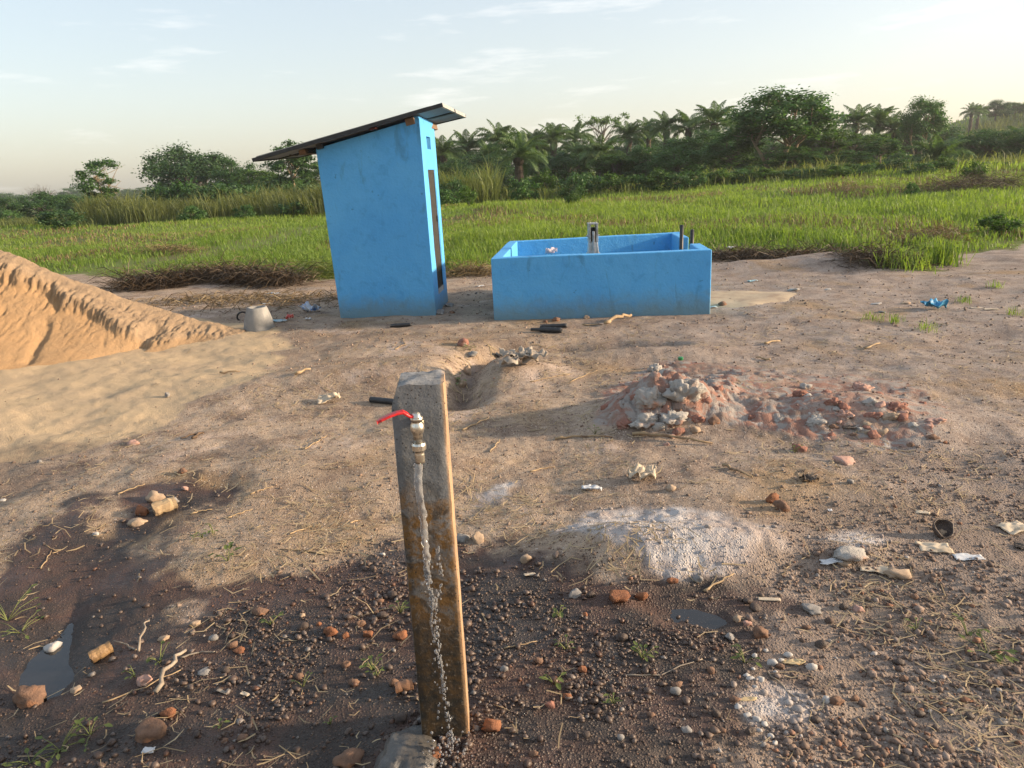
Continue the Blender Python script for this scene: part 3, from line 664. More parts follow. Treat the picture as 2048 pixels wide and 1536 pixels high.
def build_post():
    nx, nz = 12, 96; hw, hd, h = .074, .058, 1.168 - SZ
    V, Fs = [], []; ring = []
    for j in range(nz + 1):
        z = -.25 + (h + .25) * j / nz
        pts = []
        for k in range(4 * nx):
            e, t = divmod(k, nx); t = t / nx * 2 - 1
            x, y = [(t, -1), (1, t), (-t, 1), (-1, -t)][e]
            pts.append((x * hw, y * hd))
        ring.append(len(V))
        for x, y in pts: V.append([x, y, z])
    m = 4 * nx
    for j in range(nz):
        for k in range(m): Fs.append((ring[j] + k, ring[j] + (k + 1) % m, ring[j + 1] + (k + 1) % m, ring[j + 1] + k))
    # top cap as rows of quads between front and back edges
    topb = ring[-1]; inner = {}
    for a in range(nx + 1):
        for b_ in range(nx + 1):
            if b_ == 0: inner[a, b_] = topb + a
            elif b_ == nx: inner[a, b_] = topb + (2 * nx + (nx - a)) % m
            elif a == nx: inner[a, b_] = topb + nx + b_
            elif a == 0: inner[a, b_] = topb + (3 * nx + (nx - b_)) % m
            else: inner[a, b_] = len(V); V.append([(a / nx * 2 - 1) * hw, (b_ / nx * 2 - 1) * hd, h])
    for a in range(nx):
        for b_ in range(nx): Fs.append((inner[a, b_], inner[a + 1, b_], inner[a + 1, b_ + 1], inner[a, b_ + 1]))
    V = np.array(V, float)
    # rounded, chipped arrises; broken upper left corner
    for _ in range(1):
        X, Y, Z = V[:, 0] / hw, V[:, 1] / hd, V[:, 2]
        rr = np.maximum(np.abs(X), np.abs(Y)); cc = np.clip((np.minimum(np.abs(X), np.abs(Y)) - .88) / .12, 0, 1) * (rr > .98)
        chip = .035 + .07 * np.clip(fbm(X * 2 + 9, Y * 2, Z * 14, 3, 91) - .45, 0, 1)
        V[:, 0] -= np.sign(X) * cc * chip * hw; V[:, 1] -= np.sign(Y) * cc * chip * hd
    cut = np.clip((V[:, 2] - (h - .075)) / .075, 0, 1)
    lim = -hw + .024 * cut ** 1.3
    V[:, 0] = np.maximum(V[:, 0], lim)
    V[:, 2] += np.where(V[:, 2] > h - .002, (fbm(V[:, 0] * 40, V[:, 1] * 40, octv=3, seed=95) - .5) * .014 + V[:, 1] * .06 - .10 * np.clip(-.03 - V[:, 0], 0, 1), 0)
    for ax, s_ in ((0, 96), (1, 97)):
        V[:, ax] += (fbm(V[:, 0] * 16 + s_, V[:, 1] * 16, V[:, 2] * 16, 4, s_) - .5) * .0025
    V[:, 0] += .0006 * np.sin(V[:, 2] * 5)
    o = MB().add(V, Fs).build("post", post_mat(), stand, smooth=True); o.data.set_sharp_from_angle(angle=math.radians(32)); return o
build_post()
def brass():
    t = NT("nickel_plated_brass"); co = t.coord("Object"); n = t.noise(co, 60, 4, .6)
    col = t.mix(t.ramp(n, .35, .65), (.74, .70, .62), (.56, .51, .42))
    return t.bsdf(col, t.ramp(n, .3, .7, .24, .42), None, 1.0)
M_BRASS = brass()
M_RED = noisy("red_vinyl", (.55, .022, .025), (.44, .018, .022), 30, .38, .15, .001, (.10, .02, .02), 34, spec=.5)
TX, TY = PX - .002, 1.875
tapp = MB(); tapp.lathe([(.0125, .967), (.0135, .9672), (.0125, .972), (.0137, .9745), (.0125, .979), (.0140, .9815), (.0127, .986), (.0140, .9885), (.0130, .993), (.0125, 1.003), (.0175, 1.004)], 20)
tap_body = MB(); tap_body.lathe([(.0125, 1.0242), (.0132, 1.046), (.0145, 1.050), (.0180, 1.058), (.0190, 1.066), (.0175, 1.075), (.0145, 1.080), (.0145, 1.086), (.0165, 1.0862), (.0165, 1.094), (.011, 1.098), (.0105, 1.106), (.006, 1.107)], 20)
Lc = Vector((TX - stand.location.x, TY - stand.location.y, -SZ))
body = tap_body.build("tap_body", M_BRASS, stand, smooth=True); body.location = Lc
ho = tapp.build("hose_barb", M_BRASS, body, smooth=True)
col_ = MB(); col_.lathe([(.0150, 1.0035), (.0192, 1.0045), (.0196, 1.018), (.0165, 1.0235), (.0128, 1.0240)], 12); col_.build("collar", M_BRASS, body)
MB().tube([(0, .0, 1.066), (0, .03, 1.066), (0, .075, 1.066)], [.0135, .0125, .0125], 16).build("inlet", M_BRASS, body, smooth=True)
hexn = MB(); hexn.tube([(0, .028, 1.066), (0, .046, 1.066)], .0185, 6); hexn.build("hex_nut", M_BRASS, body)
hexn = MB(); hexn.lathe([(.0165, 1.0865), (.0165, 1.0965)], 6); hexn.build("hex_nut", M_BRASS, body)
lev = MB()
def strap(pts, w, t):
    V, Fs = [], []
    for i, (p, n_) in enumerate(pts):
        p = Vector(p); n_ = Vector(n_).normalized(); k = [.55, .8, 1, 1, 1.05, 1.1, 1.0, .6][min(i, 7)]
        d = Vector(pts[min(i + 1, len(pts) - 1)][0]) - Vector(pts[max(i - 1, 0)][0]); s = d.normalized().cross(n_)
        V += [p - s * w * k - n_ * t, p + s * w * k - n_ * t, p + s * w * k + n_ * t, p - s * w * k + n_ * t]
    m = len(pts)
    for i in range(m - 1):
        for j in range(4): Fs.append((i * 4 + j, (i + 1) * 4 + j, (i + 1) * 4 + (j + 1) % 4, i * 4 + (j + 1) % 4))
    Fs += [(3, 2, 1, 0), tuple((m - 1) * 4 + j for j in range(4))]
    return V, Fs
lv = [((-.004, -.002, 1.099), (0, 0, 1)), ((-.016, -.004, 1.099), (.3, 0, 1)), ((-.026, -.006, 1.108), (.7, 0, 1)), ((-.034, -.008, 1.114), (.35, 0, 1)), ((-.050, -.012, 1.113), (0, 0, 1)), ((-.070, -.018, 1.108), (-.2, 0, 1)), ((-.090, -.024, 1.101), (-.2, 0, 1)), ((-.101, -.027, 1.096), (-.2, 0, 1))]
lev.add(*strap(lv, .0105, .0036)); lo = lev.build("lever_handle", M_RED, body, smooth=False); bevel(lo, .0022, 3)
mb = MB(); mb.lathe([(.0075, 1.1025), (.0075, 1.108), (.0045, 1.1085)], 6); mb.build("lever_nut", M_BRASS, body)

# concrete pad at the foot of the post
def lump_mesh(name, sx, sy, sz, seed, sub=3, rough=.25, angular=0.0, freq=1.3, billow=0.0):
    import bmesh
    bm = bmesh.new(); bmesh.ops.create_icosphere(bm, subdivisions=sub, radius=1.0)
    V = np.array([v.co[:] for v in bm.verts]); Fs = [tuple(v.index for v in f.verts) for f in bm.faces]; bm.free()
    rg = np.random.default_rng(seed); o = rg.random(3) * 50
    n = fbm(V[:, 0] * freq + o[0], V[:, 1] * freq + o[1], V[:, 2] * freq + o[2], 3, seed % 97)
    V = V * (1 + rough * 2 * (n - .5))[:, None]
    if billow:
        nb = np.abs(fbm(V[:, 0] * 1.5 + o[2], V[:, 1] * 1.5 + o[0], V[:, 2] * 1.5, 2, seed % 83) - .5) * 4; V = V * (1 - billow * np.clip(1 - nb, 0, 1) ** 2)[:, None]
    if angular > 0:
        for _ in range(9):
            d = rg.normal(size=3); d /= np.linalg.norm(d); t = rg.uniform(.55, .85)
            k = V @ d - t; V = V - np.outer(np.where(k > 0, k * angular, 0), d)
    V = V + (fbm(V[:, 0] * 6 + o[1], V[:, 1] * 6, V[:, 2] * 6, 2, (seed + 5) % 97)[:, None] - .5) * V * rough * .6
    return mesh_np(name, V * np.array([sx, sy, sz]), np.array(Fs), angular < .5)
M_WETC = noisy("wet_concrete", (.10, .095, .088), (.06, .055, .05), 12, .35, .6, .008, (.16, .15, .14), 5, spec=.5)
pd = obj("concrete_pad", lump_mesh("concrete_pad", .085, .16, .05, 301, 4, .5, .95), M_WETC, None, (-.375, 1.89, th(-.375, 1.89) - .005))
tag(pd, "wet grey concrete lump at the left foot of the standpipe", "concrete lump")

# falling water
def water_clear():
    t = NT("clear_water"); t.bsdf((.97, .98, 1.0), .02, None, 0, .5, **{"Transmission Weight": 0.86, "IOR": 1.33}); return t.m
M_WATER = water_clear()
ws = empty("water_stream", (TX, TY, SZ)); tag(ws, "clear stream of water falling from the tap", "water stream"); ws["kind"] = "stuff"
rw = np.random.default_rng(5)
def jet(z0, z1, r0, r1, x0, y0, sway, seed, n=90, m=14):
    V, Fs = [], []
    for i in range(n):
        t = i / (n - 1); z = z0 + (z1 - z0) * t
        cx = x0 + sway * (float(fbm(np.array([z * 9]), np.array([seed]), octv=3, seed=seed)[0]) - .5) * t ** .7 * 2; cy = y0 + .004 * math.sin(z * 31 + seed)
        rad = (r0 + (r1 - r0) * t)
        for j in range(m):
            a = 2 * math.pi * j / m
            k = 1 + (.34 + .75 * t) * (float(fbm(np.array([math.cos(a) * 1.5 + 9]), np.array([math.sin(a) * 1.5 + 9]), np.array([z * 75]), 2, seed + 3)[0]) - .5) * 1.6
            k = max(.12, k); V.append((cx + rad * k * math.cos(a), cy + rad * k * math.sin(a), z))
    for i in range(n - 1):
        for j in range(m): Fs.append((i * m + j, (i + 1) * m + j, (i + 1) * m + (j + 1) % m, i * m + (j + 1) % m))
    Fs += [tuple(range(m)), tuple((n - 1) * m + j for j in range(m))[::-1]]
    return V, Fs
J = MB(); J.add(*jet(.9655 - SZ, .60 - SZ, .0118, .0072, 0, 0, .016, 3, 130)); J.add(*jet(.58 - SZ, .42 - SZ, .0032, .0036, .008, 0, .02, 8, 70)); J.add(*jet(.36 - SZ, .24 - SZ, .0030, .0034, .015, -.002, .02, 12, 60))
J.build("jet", M_WATER, ws, smooth=True)
D = MB()
import bmesh as _bm
bm = _bm.new(); _bm.ops.create_icosphere(bm, subdivisions=2, radius=1.0); ICO_V = np.array([v.co[:] for v in bm.verts]); ICO_F = [tuple(v.index for v in f.verts) for f in bm.faces]; bm.free()
def chain(path, n, r, sp):
    for i in range(n):
        t = rw.random() * (len(path) - 1); k = int(t); a, b = np.array(path[k]), np.array(path[k + 1]); c = a + (b - a) * (t - k) + rw.normal(size=3) * sp * np.array([1, .5, 1]); c[2] = max(c[2] - SZ, .008)
        q = rw.uniform(.55, 1.25) * r; D.add(ICO_V * q * np.array([rw.uniform(.7, 1.2), 1, rw.uniform(1, 2.2)]) + c, ICO_F)
chain([(0, 0, .66), (.001, 0, .58), (.012, 0, .53), (.010, 0, .44), (.014, 0, .33), (.020, -.004, .22), (.030, -.006, .12), (.024, -.01, .05)], 210, .0034, .0062)
chain([(.030, .03, .70), (.033, .03, .62), (.030, .025, .57), (.016, .01, .53)], 34, .0036, .0035)
chain([(.004, 0, .45), (-.006, 0, .20), (.0, -.01, .05)], 16, .0030, .014)
for i in range(44):
    a = rw.uniform(0, 6.28); q = rw.uniform(.0, .085); c = np.array([.02 + math.cos(a) * q, -.02 + math.sin(a) * q * .8, rw.uniform(.008, .075)]); r = rw.uniform(.002, .0048)
    D.add(ICO_V * r + c, ICO_F)
dro = D.build("droplets", M_WATER, ws, smooth=True); dro["kind"] = "stuff"

# ================================================================== VEGETATION
M_LEAF = foliage("tree_leaves", (.045, .110, .034), (.110, .205, .054), .36, (1.05, 1.25, .5))
M_LEAF2 = foliage("light_leaves", (.050, .110, .020), (.115, .195, .034), .38, (1.1, 1.25, .5))
M_LEAFD = foliage("dark_leaves", (.038, .090, .034), (.088, .165, .050), .34, (1.05, 1.25, .5))
M_PALM = foliage("palm_leaflets", (.062, .120, .042), (.155, .225, .085), .34, (1.05, 1.2, .55))
M_BARK = noisy("bark", (.135, .120, .100), (.080, .070, .058), 5, .9, .6, .02)
M_BARKO = noisy("pale_bark", (.29, .225, .145), (.20, .155, .10), 5, .9, .5, .02)
M_PTRUNK = noisy("palm_trunk", (.10, .078, .058), (.055, .042, .032), 6, .95, .8, .04)

def leaf_cloud(C, Rd, n, size, rg, aspect=.55, shell=.55):
    """n leaves per clump: diamond quads spread through each clump"""
    C = np.asarray(C, float); Rd = np.asarray(Rd, float)
    N = len(C) * n; ci = np.repeat(np.arange(len(C)), n)
    d = rg.normal(size=(N, 3)); d /= np.linalg.norm(d, axis=1)[:, None]
    rad = rg.random(N) ** shell
    off = d * rad[:, None] * Rd[ci] * (1 + .25 * rg.normal(size=N))[:, None]
    p = C[ci] + off
    nrm = d * .6 + rg.normal(size=(N, 3)) * .55 + np.array([0, 0, .55]); nrm /= np.linalg.norm(nrm, axis=1)[:, None]
    a = np.cross(nrm, rg.normal(size=(N, 3))); a /= np.linalg.norm(a, axis=1)[:, None]; b = np.cross(nrm, a)
    L = size * rg.uniform(.6, 1.35, N)[:, None]; W = L * aspect
    a2 = a * L; a2[:, 2] -= L[:, 0] * .25
    V = np.stack([p - a2 * .5, p + b * W * .5 + a * L * .05, p + a2 * .5, p - b * W * .5 + a * L * .05], 1).reshape(-1, 3)
    Fq = np.arange(N * 4).reshape(-1, 4)
    tint = np.clip(.45 + .35 * rg.normal(size=N) * .6 + .3 * (rg.random(len(C))[ci] - .5), 0, 1)
    return V, Fq, np.repeat(tint, 4)
def crown_mesh(name, C, Rd, n, size, rg, mat, **kw):
    V, Fq, t = leaf_cloud(C, Rd, n, size, rg, **kw); me = mesh_np(name, V, Fq); attr(me, "tint", t); me.materials.append(mat); return me
def branches(trunks, C, r0, rg, mat, n=6):
    m = MB()
    tops = []
    for pts, r in trunks:
        m.tube(pts, [r * (1 - .65 * i / (len(pts) - 1)) for i in range(len(pts))], n); tops.append(pts)
    for c in C:
        best = min(tops, key=lambda p: (Vector(p[-1]) - Vector(c)).length); k = rg.integers(len(best) // 2, len(best)); a = Vector(best[k]); c = Vector(c)
        mid = a.lerp(c, .5) + Vector(rg.normal(size=3) * .12) * (c - a).length * .5
        m.tube([a, mid, a.lerp(c, .95)], [r0 * .5, r0 * .32, r0 * .12], 5, False)
    me = m.mesh("trunk"); me.materials.append(mat)
    me.polygons.foreach_set("use_smooth", np.ones(len(me.polygons), bool)); return me
def dome_centres(n, rx, rz, zc, rg, bottom=-.35):
    out = []
    while len(out) < n:
        d = rg.normal(size=3); d /= np.linalg.norm(d)
        if d[2] < bottom: continue
        k = rg.uniform(.35, 1.0) ** .6
        out.append((d[0] * rx * k, d[1] * rx * k, zc + d[2] * rz * k))
    return out
KINDS = {}
def kind(name, trunk, crown): KINDS[name] = (trunk, crown)
def wig(rg, x0, y0, h, lean=(0, 0), n=6, w=.06):
    return [(x0 + lean[0] * t + rg.normal() * w * t, y0 + lean[1] * t + rg.normal() * w * t, h * t) for t in np.linspace(0, 1, n)]
def make_kinds():
    for i in range(2):                                         # dense round dome, height about 7
        rg = np.random.default_rng(100 + i); C = dome_centres(58, 3.3, 3.1, 3.9, rg, -.85)
        kind(f"dome{i}", branches([(wig(rg, 0, 0, 3.2), .28)], C, .20, rg, M_BARK), crown_mesh("crown", C, rg.uniform(.65, 1.15, (58, 1)) * np.array([1, 1, .8]), 290, .22, rg, M_LEAFD))
    for i in range(3):                                         # upright broadleaf with clumps, height about 7
        rg = np.random.default_rng(120 + i); C = dome_centres(46 if i else 64, 2.3, 3.0 if i else 2.7, 4.1 if i else 4.5, rg, -.8 if i else -.55)
        tr = [(wig(rg, rg.normal() * .25, rg.normal() * .2, 4.3, (rg.normal() * .7, rg.normal() * .5)), .11) for _ in range([4, 2, 2][i])]
        kind(f"upright{i}", branches(tr, C, .11, rg, M_BARKO if i == 0 else M_BARK), crown_mesh("crown", C, rg.uniform(.45, .95, (46 if i else 64, 1)) * np.array([1, 1, .8]), 240, .205, rg, [M_LEAF, M_LEAF, M_LEAF2][i]))
    for i in range(2):                                         # sparse, slender
        rg = np.random.default_rng(140 + i); C = dome_centres(30, 1.7, 2.4, 4.6, rg, -.9)
        kind(f"sparse{i}", branches([(wig(rg, 0, 0, 4.6, (-.9 if i == 0 else .4, .2)), .12)], C, .09, rg, M_BARKO), crown_mesh("crown", [(c[0] - (.9 if i == 0 else 0), c[1], c[2]) for c in C], rg.uniform(.32, .68, (30, 1)) * np.array([1, 1, .7]), 170, .20, rg, M_LEAF))
    rg = np.random.default_rng(150)                            # flat-topped airy
    C = [(rg.normal() * 1.7, rg.normal() * 1.7, 5.6 + rg.random() * 1.0 - .0) for _ in range(26)]
    kind("umbrella", branches([(wig(rg, 0, 0, 4.6), .2)], C, .14, rg, M_BARK), crown_mesh("crown", C, rg.uniform(.5, .8, (26, 1)) * np.array([1, 1, .45]), 75, .24, rg, M_LEAF2))
    rg = np.random.default_rng(151)                            # leafless dome
    C = dome_centres(90, 3.4, 2.4, 3.9, rg, -.1)
    kind("bare", branches([(wig(rg, 0, 0, 3.0), .25)], C, .13, rg, M_BARK), crown_mesh("crown", C, np.full((90, 3), .35), 9, .13, rg, M_BARK))
    for i in range(3):                                         # leafy bush, height about 1.6
        rg = np.random.default_rng(160 + i); C = dome_centres(18, .75, .62, .72, rg, -.8)
        kind(f"bush{i}", branches([(wig(rg, 0, 0, .6), .03)], C, .03, rg, M_BARK), crown_mesh("crown", C, rg.uniform(.22, .40, (18, 1)) * np.array([1, 1, .9]), 110, .13, rg, [M_LEAF, M_LEAF2, M_LEAFD][i]))
make_kinds()
REFH = dict(dome0=7.2, dome1=7.2, upright0=7.3, upright1=7.3, upright2=7.3, sparse0=7.2, sparse1=7.2, umbrella=7.0, bare=6.7, bush0=1.55, bush1=1.55, bush2=1.55)
REFW = dict(dome0=8.0, dome1=8.0, upright0=5.6, upright1=5.6, upright2=5.6, sparse0=4.2, sparse1=4.2, umbrella=7.0, bare=7.4, bush0=2.0, bush1=2.0, bush2=2.0)
def tree(k, u, vtop, wpx, y, label, cat="tree", name=None, group=None, sink=0.0):
    p = at_dist(u, y); ztop = at_depth(u, vtop, y)[2]; h = max(.5, ztop - p.z); w = wpx * (1.25 if cat == 'tree' and y < 150 else 1.1) / depth_px((p.x, y, p.z + h * .5))
    e = empty(name or ("bush" if cat == "bush" else "broadleaf_tree"), p - Vector((0, 0, sink)), random.uniform(0, 6.28)); sc = (w / REFW[k], w / REFW[k], (h + sink) / REFH[k]); e.scale = sc
    tr, cr_ = KINDS[k]
    for nm, me in (("trunk", tr), ("crown", cr_)):
        o = bpy.data.objects.new(nm, me); link(o, e)
    return tag(e, label, cat, group)

# far left ridge of trees, fading into haze
FARG = "far trees on the left skyline"
for i, (u, vt, w) in enumerate(((-40, 380, 80), (20, 384, 70), (150, 372, 60), (175, 383, 60), (240, 378, 70), (285, 373, 60), (315, 383, 50))):
    tree(("dome0", "dome1", "upright1")[i % 3], u, vt, w * 1.15, 300 + 25 * (i % 3), ["far bluish tree at the left edge of the skyline", "far bluish tree below the bare dome tree", "far bluish tree right of the bare dome tree", "low far tree right of the bare dome tree", "far tree just left of the slender tree", "far tree between the slender tree and the big dark dome tree", "low far tree touching the big dark dome tree"][i], group=FARG)
tree("bare", 90, 364, 66, 330, "bare dome-shaped tree on the far left skyline", name="bare_tree")
# left middle distance
tree("dome1", 8, 388, 80, 66, "grey-green thicket tree at the left edge of the photo")
tree("dome0", 100, 384, 120, 70, "low dark green tree left of the slender tree")
tree("dome1", 175, 388, 100, 66, "dark spreading tree at the foot of the slender tree")
tree("sparse0", 232, 305, 92, 60, "slender tree with pale leaning trunk and sparse crown")
tree("dome0", 388, 292, 180, 92, "big dark dome-shaped tree on the left")
tree("upright1", 478, 308, 90, 88, "dark tree just right of the big dome tree")
tree("upright2", 530, 328, 100, 84, "lower tree under the left tip of the solar panels")
tree("sparse1", 600, 262, 110, 66, "airy tall tree rising behind the solar panels")
tree("upright1", 640, 320, 90, 74, "green tree half hidden by the hut's left wall")
tree("upright2", 560, 345, 90, 70, "brownish green tree left of the hut wall")
for i, (u, vt, w, y, l) in enumerate(((20, 415, 60, 52, "dark bush at the left edge above the tall grass"), (120, 414, 90, 39, "dark bush above the left tall grass"), (385, 404, 56, 40, "dark bush among the tall grass below the big dome tree"),
        (490, 404, 46, 39.5, "narrow dark bush in the tall grass"), (600, 398, 90, 41, "bush in the tall grass beside the hut"), (205, 405, 70, 48, "bush at the foot of the slender tree's trunk"))):
    tree(("bush0", "bush2", "bush0")[i % 3], u, vt, w, y, l, "bush")
# right: plantation edge
tree("umbrella", 1205, 224, 72, 125, "flat-topped pale tree rising behind the palms", name="umbrella_tree")
tree("upright0", 1555, 177, 200, 60, "tallest tree with golden multiple trunks right of the basin")
tree("upright1", 1465, 262, 120, 64, "dark tree left of the tallest tree")
tree("upright2", 1640, 248, 130, 66, "tree leaning on the right side of the tallest tree")
tree("upright1", 1590, 290, 120, 58, "lower green tree under the tallest tree's crown")
tree("upright2", 1720, 262, 130, 70, "green tree between the tallest tree and the right palms")
tree("sparse1", 1762, 268, 60, 58, "thin light green sapling tree right of the tallest tree")
tree("upright1", 1700, 298, 90, 56, "dark leafy small tree in front of the right thicket")
tree("upright0", 1838, 194, 80, 84, "round-topped tree on the skyline right of the tallest tree")
tree("dome0", 1830, 245, 150, 92, "dark tree below the round-topped skyline tree")
tree("dome1", 1975, 255, 130, 64, "dark tree at the foot of the right hill")
tree("dome0", 2065, 262, 100, 62, "dark tree cut by the right edge of the photo")
tree("dome1", 1905, 285, 110, 70, "pale green thicket tree below the hill")
tree("dome1", 1990, 199, 60, 190, "tree on the crest of the right hill")
tree("dome0", 2030, 205, 50, 195, "bushy tree on the hill crest at the right edge")
tree("dome0", 1395, 265, 150, 72, "dense dark tree below the tall palms")
tree("dome1", 1290, 290, 130, 66, "dark round tree in front of the plantation")
tree("upright1", 1360, 285, 110, 60, "green tree with thin dark trunks in front of the plantation")
tree("upright2", 1235, 300, 100, 66, "lighter green tree at the plantation edge")
tree("dome0", 1130, 305, 130, 74, "dark tree right of the near palm")
tree("dome1", 955, 305, 130, 76, "dark undergrowth tree left of the near palm")
tree("dome1", 1500, 330, 70, 56, "low dark round tree left of the golden trunks")
tree("dome0", 900, 320, 90, 70, "dark undergrowth tree right behind the hut")
for i, (u, vt, w, y, l) in enumerate(((938, 368, 46, 40, "bright green bush right of the hut"), (898, 372, 52, 42, "dark bush touching the hut's right side"), (910, 352, 60, 46, "tall bush behind the bright bush by the hut"), (1145, 384, 34, 36, "low round bush in the field behind the basin"),
        (1020, 372, 44, 52, "small bush below the near palm"), (1070, 366, 50, 54, "bush right of the near palm's foot"), (1165, 350, 60, 58, "bush in front of the plantation centre"), (1200, 345, 60, 58, "leafy bush beside the plantation trunks"), (1440, 345, 60, 54, "bush below the dark trees behind the basin"),
        (1700, 325, 70, 50, "leafy bush in the field under the sapling tree"), (1820, 322, 70, 52, "bush left of the low palm"), (1800, 300, 60, 60, "yellow-green bush beside the low palm"), (1945, 318, 52, 34, "thin brownish bush in the field on the right"), (1822, 358, 30, 30, "small bush by the brown cut strip"), (2000, 455, 90, 15.5, "broad low bush at the right edge of the clearing"), (1330, 350, 70, 58, "bush under the tree with thin dark trunks"), (1560, 350, 50, 56, "bush at the foot of the golden trunks"), (1980, 330, 70, 50, "bush at the foot of the hill"))):
    tree(("bush1", "bush0", "bush2")[i % 3] if u != 2000 else "bush1", u, vt, w, y, l, "bush")

UG = random.Random(5)
for i in range(22):
    u = 872 + i * 56 + UG.uniform(-14, 14); vt = (354 if u < 1460 else 332) - 14 * UG.random() - (u - 900) * .012
    tree(("bush2", "bush0", "bush2", "bush1")[i % 4], u, vt, UG.uniform(70, 110), UG.uniform(60, 68), "undergrowth bush filling the foot of the plantation trees", "bush", group="undergrowth along the plantation foot")
for i in range(10):
    u = 335 + i * 36 + UG.uniform(-14, 14); tree(("bush2", "bush0")[i % 2], u, 342 + 22 * UG.random(), UG.uniform(90, 130), UG.uniform(58, 66), "undergrowth bush below the left trees", "bush", group="undergrowth below the left trees")
for i in range(20):
    u = 1050 + i * 44 + UG.uniform(-12, 12); tree(("bush0", "bush1", "bush2", "bush0", "bush1")[i % 5], u, 346 - (u - 1000) * .032 + UG.uniform(-10, 8), UG.uniform(50, 85), UG.uniform(46, 52), "green bush standing in the tall grass in front of the plantation", "bush", group="bushes in the tall grass before the plantation")
for i in range(16):
    u = 860 + i * 62 + UG.uniform(-20, 20); tree(("dome0", "dome1", "upright1")[i % 3], u, (296 if u < 1250 else 272 if u < 1900 else 282) + UG.uniform(-10, 10), UG.uniform(110, 150), UG.uniform(100, 125), "dark tree deep inside the plantation behind the palms", group="trees deep inside the plantation")
# palms
def frond_mesh(i, L, rise, droop):
    rg = np.random.default_rng(200 + i); V, Fs, T = [], [], []
    n = 22; pts = []
    ang = rise; p = np.array([0., 0, 0])
    for k in range(n):
        pts.append(p.copy()); p = p + np.array([math.cos(ang), 0, math.sin(ang)]) * L / n; ang -= droop / n * (.5 + 1.2 * k / n)
    pts = np.array(pts)
    def quad(a, b, c, d, t):
        k = len(V); V.extend([a, b, c, d]); Fs.append((k, k + 1, k + 2, k + 3)); T.extend([t] * 4)
    for k in range(n - 1):
        w = .035 * (1 - k / n) + .008; a, b = pts[k], pts[k + 1]; s = np.array([0, w, 0]); quad(a - s, a + s, b + s, b - s, .7); u_ = np.array([0, 0, w]); quad(a - u_, a + u_, b + u_, b - u_, .7)
    for k in range(3, n):
        d = pts[min(k + 1, n - 1)] - pts[k - 1]; d /= np.linalg.norm(d)
        for s in (-1, 1):
            for h in range(2):
                l = L * .27 * math.sin(math.pi * (.18 + .78 * k / n)) * rg.uniform(.8, 1.15); base = pts[k] + d * L / n * .5 * h
                out = np.array([d[0] * .55, s * .85, d[2] * .55 + .12 - .1 * h + rg.normal() * .10]); out /= np.linalg.norm(out)
                mid = base + out * l * .55; tip = base + out * l * .9 + np.array([0, 0, -l * rg.uniform(.28, .5)]); w = d * .040
                t = rg.uniform(.15, .85); quad(base - w * .6, base + w * .6, mid + w, mid - w, t); quad(mid - w, mid + w, tip + w * .2, tip - w * .2, t)
    me = mesh_np("frond", np.array(V), np.array(Fs)); attr(me, "tint", T); me.materials.append(M_PALM); return me
FR = [frond_mesh(0, 2.7, 1.25, .9), frond_mesh(1, 2.9, .95, 1.3), frond_mesh(2, 3.0, .55, 1.5), frond_mesh(3, 2.8, .1, 1.4)]
def ptrunk():
    m = MB(); rg = np.random.default_rng(9); pts = [(0, 0, -.3 + i * .11) for i in range(13)]
    m.tube(pts, [.34 * (1 + .16 * (i % 2) + .1 * rg.normal()) for i in range(13)], 10); return m.mesh("trunk")
PT = ptrunk(); PT.materials.append(M_PTRUNK)
def palm(u, vtop, wpx, y, label, seed, group="oil palms along the plantation edge"):
    rg = np.random.default_rng(seed); p = at_dist(u, y); sc = wpx / depth_px((p.x, y, 3)) / 5.2
    ztop = at_depth(u, vtop, y)[2]; hub = max(.5, (ztop - p.z) - 2.35 * sc)
    e = empty("oil_palm", p, rg.uniform(0, 6)); tag(e, label, "palm", group)
    tr = bpy.data.objects.new("trunk", PT); link(tr, e); tr.scale = (sc, sc, hub / 1.0)
    n = 24
    for i in range(n):
        k = 0 if i < 5 else 1 if i < 12 else 2 if i < 19 else 3
        o = bpy.data.objects.new("frond", FR[k]); link(o, e); o.location = (0, 0, hub); o.scale = (sc, sc, sc * rg.uniform(.9, 1.1))
        o.rotation_euler = (rg.normal() * .12, rg.normal() * .12, i * 2.39996 + rg.normal() * .2)
for i, a in enumerate(((893, 264, 100, 84, "oil palm right beside the hut roof"), (940, 256, 95, 88, "second oil palm from the hut"), (1000, 240, 100, 86, "taller oil palm third from the hut"), (1040, 252, 135, 58, "large near oil palm with spreading fronds behind the basin"),
        (1075, 250, 90, 92, "oil palm just right behind the large near palm"), (1110, 240, 90, 90, "oil palm left of the flat-topped pale tree"), (1152, 240, 85, 96, "oil palm below the flat-topped pale tree on its left"), (1200, 262, 110, 72, "dark drooping oil palm below the flat-topped pale tree"), (1258, 236, 85, 90, "oil palm right of the flat-topped pale tree"),
        (1297, 232, 75, 96, "small-crowned oil palm left of the three tall palms"), (1332, 219, 85, 88, "leftmost of the three tall palms left of the tallest tree"), (1376, 215, 90, 86, "middle one of the three tall palms left of the tallest tree"), (1426, 198, 105, 80, "rightmost and tallest of the three tall palms"), (1470, 218, 80, 86, "oil palm tucked against the tallest tree's left side"),
        (1705, 205, 90, 88, "oil palm on the skyline right of the tallest tree"), (1748, 208, 90, 90, "right one of the skyline palm pair"), (1780, 222, 80, 90, "low oil palm between the skyline pair and the round-topped tree"), (1868, 262, 140, 56, "low stemless oil palm in front of the right thicket"), (1938, 205, 44, 175, "far palm on the left of the hill crest"), (1952, 206, 40, 178, "far palm on the hill crest next to its twin"),
        (2035, 245, 90, 70, "oil palm at the right edge below the hill"), (980, 280, 90, 78, "low oil palm behind the large near palm"), (1160, 275, 90, 82, "low oil palm in the middle of the plantation"))):
    palm(*a, 300 + i)

